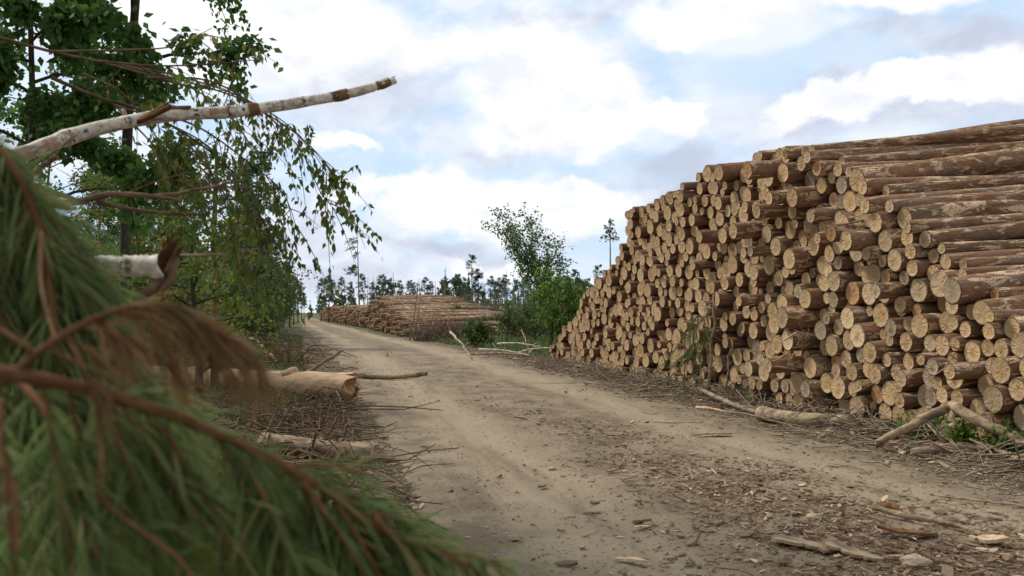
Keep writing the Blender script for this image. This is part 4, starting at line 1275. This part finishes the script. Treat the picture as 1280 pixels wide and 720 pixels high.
def ex_stub(root, p):
    m = MB(); e = p[-1]
    q_ = np.random.default_rng(5)
    for j in range(14):
        o_ = q_.normal(0, .008, 3); add_tube(m, [e + [-.03, 0, -.005] + o_, e + [.008, 0, .004] + o_, at(213 + q_.normal(0, 3), 316, 1.99) + o_, at(216 + q_.normal(0, 5), 303 + q_.normal(0, 6), 1.98) + o_ * 1.5], [.012, .013, .008, .001], 6, .3, seed=j); m.build('torn_end', M['twig_red'], root)
    m = MB(); add_tube(m, [at(205, 345, 2.0), at(190, 362, 2.0), at(172, 372, 2.0), at(140, 392, 2.02)], [.014, .012, .011, .009], 8, .12); m.build('side_branch', M['twig'], root)
    m = MB(); add_tube(m, [at(216, 320, 2.0), at(214, 350, 2.0), at(200, 366, 1.99)], [.013, .011, .006], 8, .15); m.build('side_branch', M['twig'], root)
    m = MB(); add_tube(m, [at(222, 320, 2.02), at(250, 319, 2.02), at(283, 318, 2.03)], [.005, .004, .003], 6); m.build('twig', M['twig_grey'], root)


birch([at(20, 300, 1.9), at(80, 325, 1.95), at(140, 332, 2.0), at(180, 333, 2.0), at(203, 334, 2.0)], .014, .030, 'short white birch stub with a torn brown end above the withered twig', ex_stub, 9)
birch([at(25, 244, 2.2), at(50, 250, 2.22), at(80, 255, 2.25)], .016, .014, 'small white birch piece peeking over the pine needles at the left', None, 14, 12)
# bare curved branches of the fallen crown
for i, (pts, r0, r1, lab) in enumerate([([at(60, 240, 2.7), at(95, 252, 2.75), at(130, 243, 2.8), at(180, 244, 2.85), at(225, 252, 2.9)], .014, .006, 'grey bare branch curving below the long birch stem'),
                                         ([at(180, 246, 3.0), at(230, 240, 3.05), at(300, 225, 3.1)], .008, .004, 'thin bare branch rising right from the curving grey one'),
                                         ([at(120, 252, 2.8), at(180, 264, 2.85), at(250, 268, 2.9)], .008, .004, 'lower thin bare branch beneath the curving grey one'),
                                         ([at(0, 236, 2.4), at(40, 215, 2.4), at(70, 196, 2.4)], .010, .008, 'short dull branch crossing under the birch stem at left')]):
    stem('bare_branch', pts, r0, r1, 'twig', lab, 'branch', wob=.004, twigs=3, seed=i)

# drooping leafy birch branch over the stem
root = link('leafy_branch', None); mt = MB(); ml = MB(); rr = np.random.default_rng(17)
main = [
    [(-20, 40), (60, 62), (140, 78), (215, 92), (300, 120), (370, 165), (418, 232)],
    [(60, 62), (150, 60), (215, 55), (262, 32)],
    [(120, 74), (190, 80), (260, 78), (322, 72)],
    [(100, 70), (170, 88), (240, 110), (290, 150), (320, 200), (340, 262)],
    [(150, 80), (230, 100), (310, 128), (370, 180), (400, 240), (424, 268)],
    [(60, 95), (120, 120), (170, 135), (235, 170), (290, 215), (325, 270), (338, 298)],
    [(140, 130), (200, 150), (262, 185), (300, 240), (318, 290)],
    [(180, 95), (262, 100), (330, 140), (385, 180), (432, 235)],
    [(200, 140), (250, 160), (300, 195), (352, 240), (375, 300)],
    [(160, 75), (208, 100), (245, 108), (280, 112)],
    [(290, 80), (285, 110), (276, 135)],
    [(100, 90), (150, 115), (190, 165), (215, 230), (225, 280)],
    [(130, 120), (180, 170), (235, 230), (262, 300)],
    [(220, 165), (262, 215), (285, 270), (290, 320)],
]
for mi, pts in enumerate(main):
    Yb = rr.uniform(3.9, 4.9); p = spline([at(u, v, Yb + .12 * i) for i, (u, v) in enumerate(pts)], 26)
    add_tube(mt, p, np.linspace(.010 if mi in (0, 5) else .006, .0018, 26), 6, .05)
    for j in range(17 if mi not in (1, 2, 9, 10) else 4):
        k = rr.integers(8, 25); q = p[k]; L = rr.uniform(.10, .42); d = unit(np.array([rr.normal(.35, .4), rr.normal(0, .35), rr.normal(-.5, .45)]))
        t = np.linspace(0, 1, 6)[:, None]; s2 = q + d * L * t + np.array([0, 0, -.35]) * L * t ** 2; add_tube(mt, s2, np.linspace(.0028, .001, 6), 4, cap=False)
        n = int(rr.integers(6, 17) * (L / .25)); tt = rr.uniform(.2, 1.05, n)[:, None]
        c = q + d * L * tt + np.array([0, 0, -.35]) * L * tt ** 2
        leaves(ml, c + rr.normal(0, .008, (n, 3)), rr.normal(0, .4, (n, 3)) + [0, 0, -1.0], .046, .026, rr)
mt.build('twigs', M['twig'], root); ml.build('leaves', M['birch_leaf'], root)
tag(root, 'drooping birch branch with hanging yellow-green leaves against the sky', 'birch branch')

# ------------------------------------------------------------------ pine boughs close to the lens
def bough(label, twigs_, mat='needle', seed=0, nl=.072, dens=3000, rad=.004, spread=.75, droop=.28, gravity=.25, w=.0019, tm='twig_red', ahead=.5):
    root = link('pine_branch', None); r = np.random.default_rng(seed); mn = MB()
    for pts, bare_to, r0 in twigs_:
        p = spline([at(u, v, Y) for u, v, Y in pts], 28)
        mt = MB(); add_tube(mt, p, np.linspace(r0, max(.0012, r0 * .35), 28), 9, .08, seed=seed); mt.build('twig', M[tm], root)
        seg = np.linalg.norm(np.diff(p, axis=0), axis=1); L = seg.sum(); n = int(dens * L * (1 - bare_to))
        t = (bare_to + (1 - bare_to) * r.uniform(0, 1, n)) * 27 * .9999; i = t.astype(int); f = (t - i)[:, None]
        c = p[i] * (1 - f) + p[i + 1] * f; d = unit(p[i + 1] - p[i])
        rad_ = r.normal(size=(n, 3)); rad_ -= d * (rad_ * d).sum(1)[:, None]; rad_[:, 1] += 1.25; rad_[:, 2] -= .35; rad_ = unit(rad_)
        tu = np.floor(t * 9) * 1.7 + seed; c = c + 0 * c
        ax = d * ahead + rad_ * spread + np.array([0, 0, -gravity])
        ax = unit(ax + r.normal(0, .30 if mat == 'needle' else .36, (n, 3)))
        # whorls: shoots carry thicker and thinner stretches
        keep = (np.sin(t * 1.15 + seed * 2 + p[0, 0] * 40) + r.uniform(-1.0, 1.0, n)) > -.55
        c = c[keep]; ax = ax[keep]; lf_ = len(c)
        for q_ in range(2):
            needles(mn, c, ax + r.normal(0, .07, (lf_, 3)), nl, w, r, droop)
    mn.build('needles', M[mat], root)
    return tag(root, label, 'pine branch')


def side_twigs(base, ts, seed, L=(.14, .26), dirv=(.5, 0, -.75), r0=.0017, bare=.1):
    r = np.random.default_rng(seed); p = spline([at(u, v, Y) for u, v, Y in base], 40); out = []
    for t in ts:
        q = p[int(t * 39)]; l = r.uniform(*L); d = unit(np.array(dirv) + [0, .35, 0] + r.normal(0, .25, 3)); y = []
        for k in (0, .35, .7, 1.):
            c = q + d * l * k + np.array([0, 0, -.22]) * l * k * k
            y.append(((c[0] / c[1]) * F + 640, 390 - (c[2] - EYE) * F / c[1], c[1]))
        out.append((y, bare, r0))
    return out


mainp = [(-60, 458, .72), (20, 468, .72), (100, 484, .73), (200, 512, .76), (330, 568, .82), (410, 612, .84), (460, 650, .85), (530, 680, .86), (605, 712, .88)]
bough('large green pine branch sweeping low across the left foreground to the road',
      [(mainp, .30, .0068)] +
      [([(420, 617, .84), (460, 634, .86), (510, 655, .88), (545, 690, .9)], .0, .0025), ([(380, 600, .83), (430, 670, .83), (470, 740, .83)], .05, .003), ([(470, 645, .85), (510, 690, .84), (545, 745, .84)], .0, .003),
       ([(20, 470, .80), (70, 530, .76), (90, 600, .74), (130, 700, .72)], .1, .004), ([(90, 585, .75), (150, 640, .74), (230, 700, .74), (260, 760, .74)], .1, .0035), ([(0, 500, .78), (10, 600, .74), (25, 720, .72)], .1, .004)] +
      side_twigs(mainp, np.linspace(.25, .84, 16), 5, (.10, .20), (.35, 0, -.8)) + side_twigs(mainp, np.linspace(.2, .8, 11), 6, (.10, .2), (-.25, .25, -.8)) + side_twigs(mainp, np.linspace(.45, .9, 6), 8, (.04, .08), (.9, .2, -.15)),
      seed=1, dens=600)
bough('dense green pine branch filling the upper left beside the birch stem',
      [([(-60, 150, .95), (0, 190, .95), (40, 260, .95), (60, 340, .95), (66, 420, .95)], .0, .005)] +
      side_twigs([(-60, 150, .95), (0, 190, .95), (40, 260, .95), (60, 340, .95), (66, 420, .95)], np.linspace(.15, 1, 16), 11, (.12, .22), (.35, .1, -.8)) +
      side_twigs([(-120, 120, .95), (-60, 190, .95), (-40, 300, .95), (-30, 460, .95)], np.linspace(.1, 1, 16), 12, (.12, .24), (.4, .1, -.7)) +
      side_twigs([(-20, 340, 1.0), (60, 420, 1.0), (160, 480, 1.02)], np.linspace(0, 1, 9), 13, (.10, .2), (.5, .1, -.7)),
      seed=2, dens=720)
bough('green pine twigs hanging at the bottom left corner under the main branch',
      side_twigs([(-60, 520, 1.0), (60, 540, 1.0), (180, 560, 1.02), (300, 600, 1.05)], np.linspace(0, 1, 15), 21, (.14, .25), (.3, .1, -.85)) +
      side_twigs([(-60, 640, 1.05), (100, 650, 1.05), (260, 660, 1.1), (400, 690, 1.1)], np.linspace(0, 1, 15), 22, (.14, .22), (.3, .1, -.8)) +
      side_twigs([(120, 540, 1.2), (230, 570, 1.2), (380, 630, 1.2), (480, 670, 1.2)], np.linspace(0, 1, 12), 23, (.12, .22), (.35, .1, -.8)),
      seed=3, dens=560)
brn = [(-50, 520, .72), (20, 466, .72), (60, 432, .72), (120, 398, .73), (170, 382, .74), (215, 381, .76), (258, 400, .78)]
bough('withered brown pine twig arching over the green branch',
      [(brn, .38, .0042)] + side_twigs(brn, np.linspace(.5, .98, 7), 31, (.04, .075), (.9, .1, -.25), .0018, .0) + side_twigs(brn, np.linspace(.4, .95, 5), 32, (.03, .06), (.6, .1, -.6), .0018, .0) +
      [([(60, 432, .72), (110, 470, .72), (130, 540, .72)], .3, .002), ([(-20, 400, .72), (30, 430, .72), (50, 450, .72)], 1., .003)],
      'needle_brown', 4, .046, 470, w=.0015, spread=.6, gravity=.35, droop=.4, ahead=.9)
# bare reddish twigs and a dry stalk among them
for i, (pts, r0, lab) in enumerate([([(50, 290, .9), (52, 360, .85), (72, 430, .78)], .002, 'bare reddish twig dropping to the withered twig'), ([(8, 580, .62), (22, 620, .62), (26, 690, .62)], .003, 'short brown twig close to the lens at the left edge'),
                                     ([(200, 640, .9), (215, 690, .9), (240, 740, .9)], .0018, 'thin brown twig at the bottom left'), ([(180, 660, .95), (225, 635, .95), (272, 606, .95)], .0022, 'straw-coloured stalk crossing the green needles'),
                                     ([(285, 640, 1.1), (310, 690, 1.1), (345, 705, 1.1), (370, 725, 1.1)], .006, 'grey twig at the bottom beside the yellow leaf')]):
    stem('bare_twig', [at(*q) for q in pts], r0, r0 * .6, 'twig_red' if i in (0, 1, 2) else 'twig_grey', lab, 'twig')
# yellow leaves
mb = MB(); c = at(252, 672, .85)
def bleaf(c, ax, side, L, W):
    n = 9; t = np.linspace(0, 1, n); w = np.sin(np.pi * t ** .7) * W; ax = unit(ax); side = unit(side); up = np.cross(ax, side)
    v = []
    for k in range(n):
        m_ = c + ax * L * t[k]
        v += [m_ - side * w[k] + up * w[k] * .3, m_, m_ + side * w[k] + up * w[k] * .3]
    f = []
    for k in range(n - 1):
        a = 3 * k; f += [[a, a + 1, a + 4, a + 3], [a + 1, a + 2, a + 5, a + 4]]
    return np.array(v), f
v, f = bleaf(c, [.1, 0, -1], [1, .3, 0], .065, .024); mb.add(v, f, smooth=True)
tag(mb.build('leaf', M['yellow_leaf']), 'yellow-green broad leaf hanging at the bottom left', 'leaf')
mb = MB(); v, f = bleaf(at(290, 700, .9), [.8, 0, -.5], [.5, .3, .8], .055, .02); mb.add(v, f, smooth=True)
tag(mb.build('leaf', M['yellow_leaf']), 'smaller yellow leaf tilted right of the broad hanging leaf', 'leaf')
stem('stick', [at(352, 694, 1.6), at(357, 680, 1.6)], .010, .006, 'split', 'pale wood sliver glowing between the needles at the bottom', 'stick')

# ------------------------------------------------------------------ sky, sun, camera
SUN_EL, SUN_AZ = 48, -62        # azimuth measured from the view direction (+Y) towards +X
w = bpy.data.worlds.new('World'); SC.world = w; w.use_nodes = True; nt = w.node_tree; nt.nodes.clear(); k = NT(nt)
tc = k.n('ShaderNodeTexCoord')
skyt = k.n('ShaderNodeTexSky', sky_type='NISHITA', sun_disc=False, sun_elevation=R(SUN_EL), sun_rotation=R(SUN_AZ), air_density=1.0, dust_density=1.2, ozone_density=1.2)
dirv = tc.outputs['Generated']
sp = k.n('ShaderNodeSeparateXYZ'); k.l(dirv, sp.inputs[0])
az = k.math('ARCTAN2', sp.outputs[0], sp.outputs[1]); el = k.math('ARCSINE', sp.outputs[2])
cb = k.n('ShaderNodeCombineXYZ'); k.l(az, cb.inputs[0]); k.l(el, cb.inputs[1]); P0 = cb.outputs[0]


def disp(p, sc, amp, det=5):
    c = k.noise(k.vec('MULTIPLY', p, (1, 1.35, 1)), sc, det, .6, 0, True)
    return k.vec('ADD', p, k.vec('SCALE', k.vec('SUBTRACT', c, (.5, .5, .5)), None, amp))


PD = disp(P0, 7, .13, 6); PS = disp(P0, 3.2, .22, 4)


def ang(u, v): return math.atan((u - 640) / F), math.atan((390 - v) / F)


def blob(p, u, v, ru, rv, soft=.6):
    a, e = ang(u, v)
    q = k.vec('MULTIPLY', k.vec('SUBTRACT', p, (a, e, 0)), (F / ru, F / rv, 0))
    return k.ss(k.vec('LENGTH', q), 1.15, 1.15 - soft)


def mx(L):
    r = L[0]
    for x in L[1:]: r = k.math('MAXIMUM', r, x)
    return r


fb = k.noise(k.vec('MULTIPLY', P0, (1, 1.9, 1)), 5.5, 7, .6, .3)
fb2 = k.noise(k.vec('MULTIPLY', P0, (1, 1.6, 1)), 13, 6, .6, .2)
S = 9.0
blue = k.mix(.86, skyt.outputs[0], (5.3, 6.9, 8.7))
# thin bright veil over much of the sky
veil = k.ss(fb, .38, .58)
c = k.mix(k.math('MULTIPLY', veil, .85), blue, (7.7, 8.1, 8.8))
# blue windows
hole = mx([blob(PS, 1010, 110, 150, 42), blob(PS, 465, 213, 55, 22), blob(PS, 660, 205, 120, 14), blob(PS, 730, 318, 60, 16), blob(PS, 1240, 60, 60, 30), blob(PS, 890, 245, 60, 40)])
c = k.mix(k.math('MULTIPLY', hole, .65), c, blue)
# lilac-grey cloud undersides
grey = mx([blob(PS, 440, 120, 130, 75, .9), blob(PS, 650, 180, 150, 22, .9), blob(PS, 1080, 165, 230, 38, .9), blob(PS, 400, 290, 70, 35, .9), blob(PS, 570, 306, 150, 20, .9), blob(PS, 1180, 90, 180, 24, .9), blob(PS, 700, 5, 140, 18, .9), blob(PS, 470, 345, 160, 28, .9), blob(PS, 850, 215, 120, 25, .9), blob(PS, 780, 110, 60, 30, .9)])
c = k.mix(k.math('MULTIPLY', grey, .8), c, k.mix(k.ss(fb2, .35, .7), (4.7, 5.05, 6.2), (6.6, 7.0, 8.0)))
# white cumulus, lit from above with greyer bottoms
white = mx([blob(PD, 545, 258, 85, 46, .35), blob(PD, 680, 262, 115, 42, .35), blob(PD, 840, 140, 48, 24, .4), blob(PD, 425, 182, 45, 16, .5), blob(PD, 700, 130, 130, 62, .4), blob(PD, 300, 40, 240, 80, .6), blob(PD, 620, 50, 200, 45, .7), blob(PD, 1190, 140, 100, 26, .4), blob(PD, 1020, 140, 60, 22, .5), blob(PD, 900, 20, 160, 30, .7), blob(PD, 1120, 20, 160, 22, .8), blob(PD, 770, 352, 70, 18, .6), blob(PD, 620, 335, 90, 14, .8), blob(PD, 1050, 150, 90, 22, .6), blob(PD, 440, 250, 60, 18, .7)])
shade = k.ss(fb2, .30, .62)
c = k.mix(k.math('MULTIPLY', white, .96), c, k.mix(shade, (7.3, 7.5, 8.25), (9.3, 9.3, 9.35)))
# behind and overhead, out of view: broken cloud, dimmed to raise contrast
over = k.ss(el, .55, .95)
c = k.mix(k.math('MULTIPLY', over, k.ss(fb, .35, .6, .45, 1.)), c, (7.6, 7.5, 7.3))
c = k.mix(k.ss(sp.outputs[1], .15, -.5, 0., .8), c, (5.2, 5.2, 5.3))  # dull grey added behind the camera so log sides facing it get less light
bg = k.n('ShaderNodeBackground'); bg.inputs['Strength'].default_value = .1; k.l(c, bg.inputs['Color'])
ow = k.n('ShaderNodeOutputWorld'); k.l(bg.outputs[0], ow.inputs[0])

sl = bpy.data.lights.new('sun', 'SUN'); sl.energy = 2.7; sl.angle = R(10); sl.color = (1, .93, .82)
so = link('sun', sl)
sd = Vector((math.sin(R(SUN_AZ)) * math.cos(R(SUN_EL)), math.cos(R(SUN_AZ)) * math.cos(R(SUN_EL)), math.sin(R(SUN_EL))))
so.rotation_euler = (-sd).to_track_quat('-Z', 'Y').to_euler()

cam = bpy.data.cameras.new('camera'); co = link('camera', cam); SC.camera = co
cam.sensor_width = 36; cam.lens = F / 1280 * 36; cam.clip_start = .05; cam.clip_end = 3000
co.location = (0, 0, EYE); co.rotation_euler = (R(90) + math.atan(30 / F), 0, 0)
cam.dof.use_dof = True; cam.dof.focus_distance = 13; cam.dof.aperture_fstop = 5.0
SC.view_settings.view_transform = 'Standard'; SC.view_settings.look = 'None'; SC.view_settings.gamma = 1; SC.view_settings.exposure = .28
SC.view_settings.use_curve_mapping = False
SC.cycles.max_bounces = 6; SC.cycles.transparent_max_bounces = 8
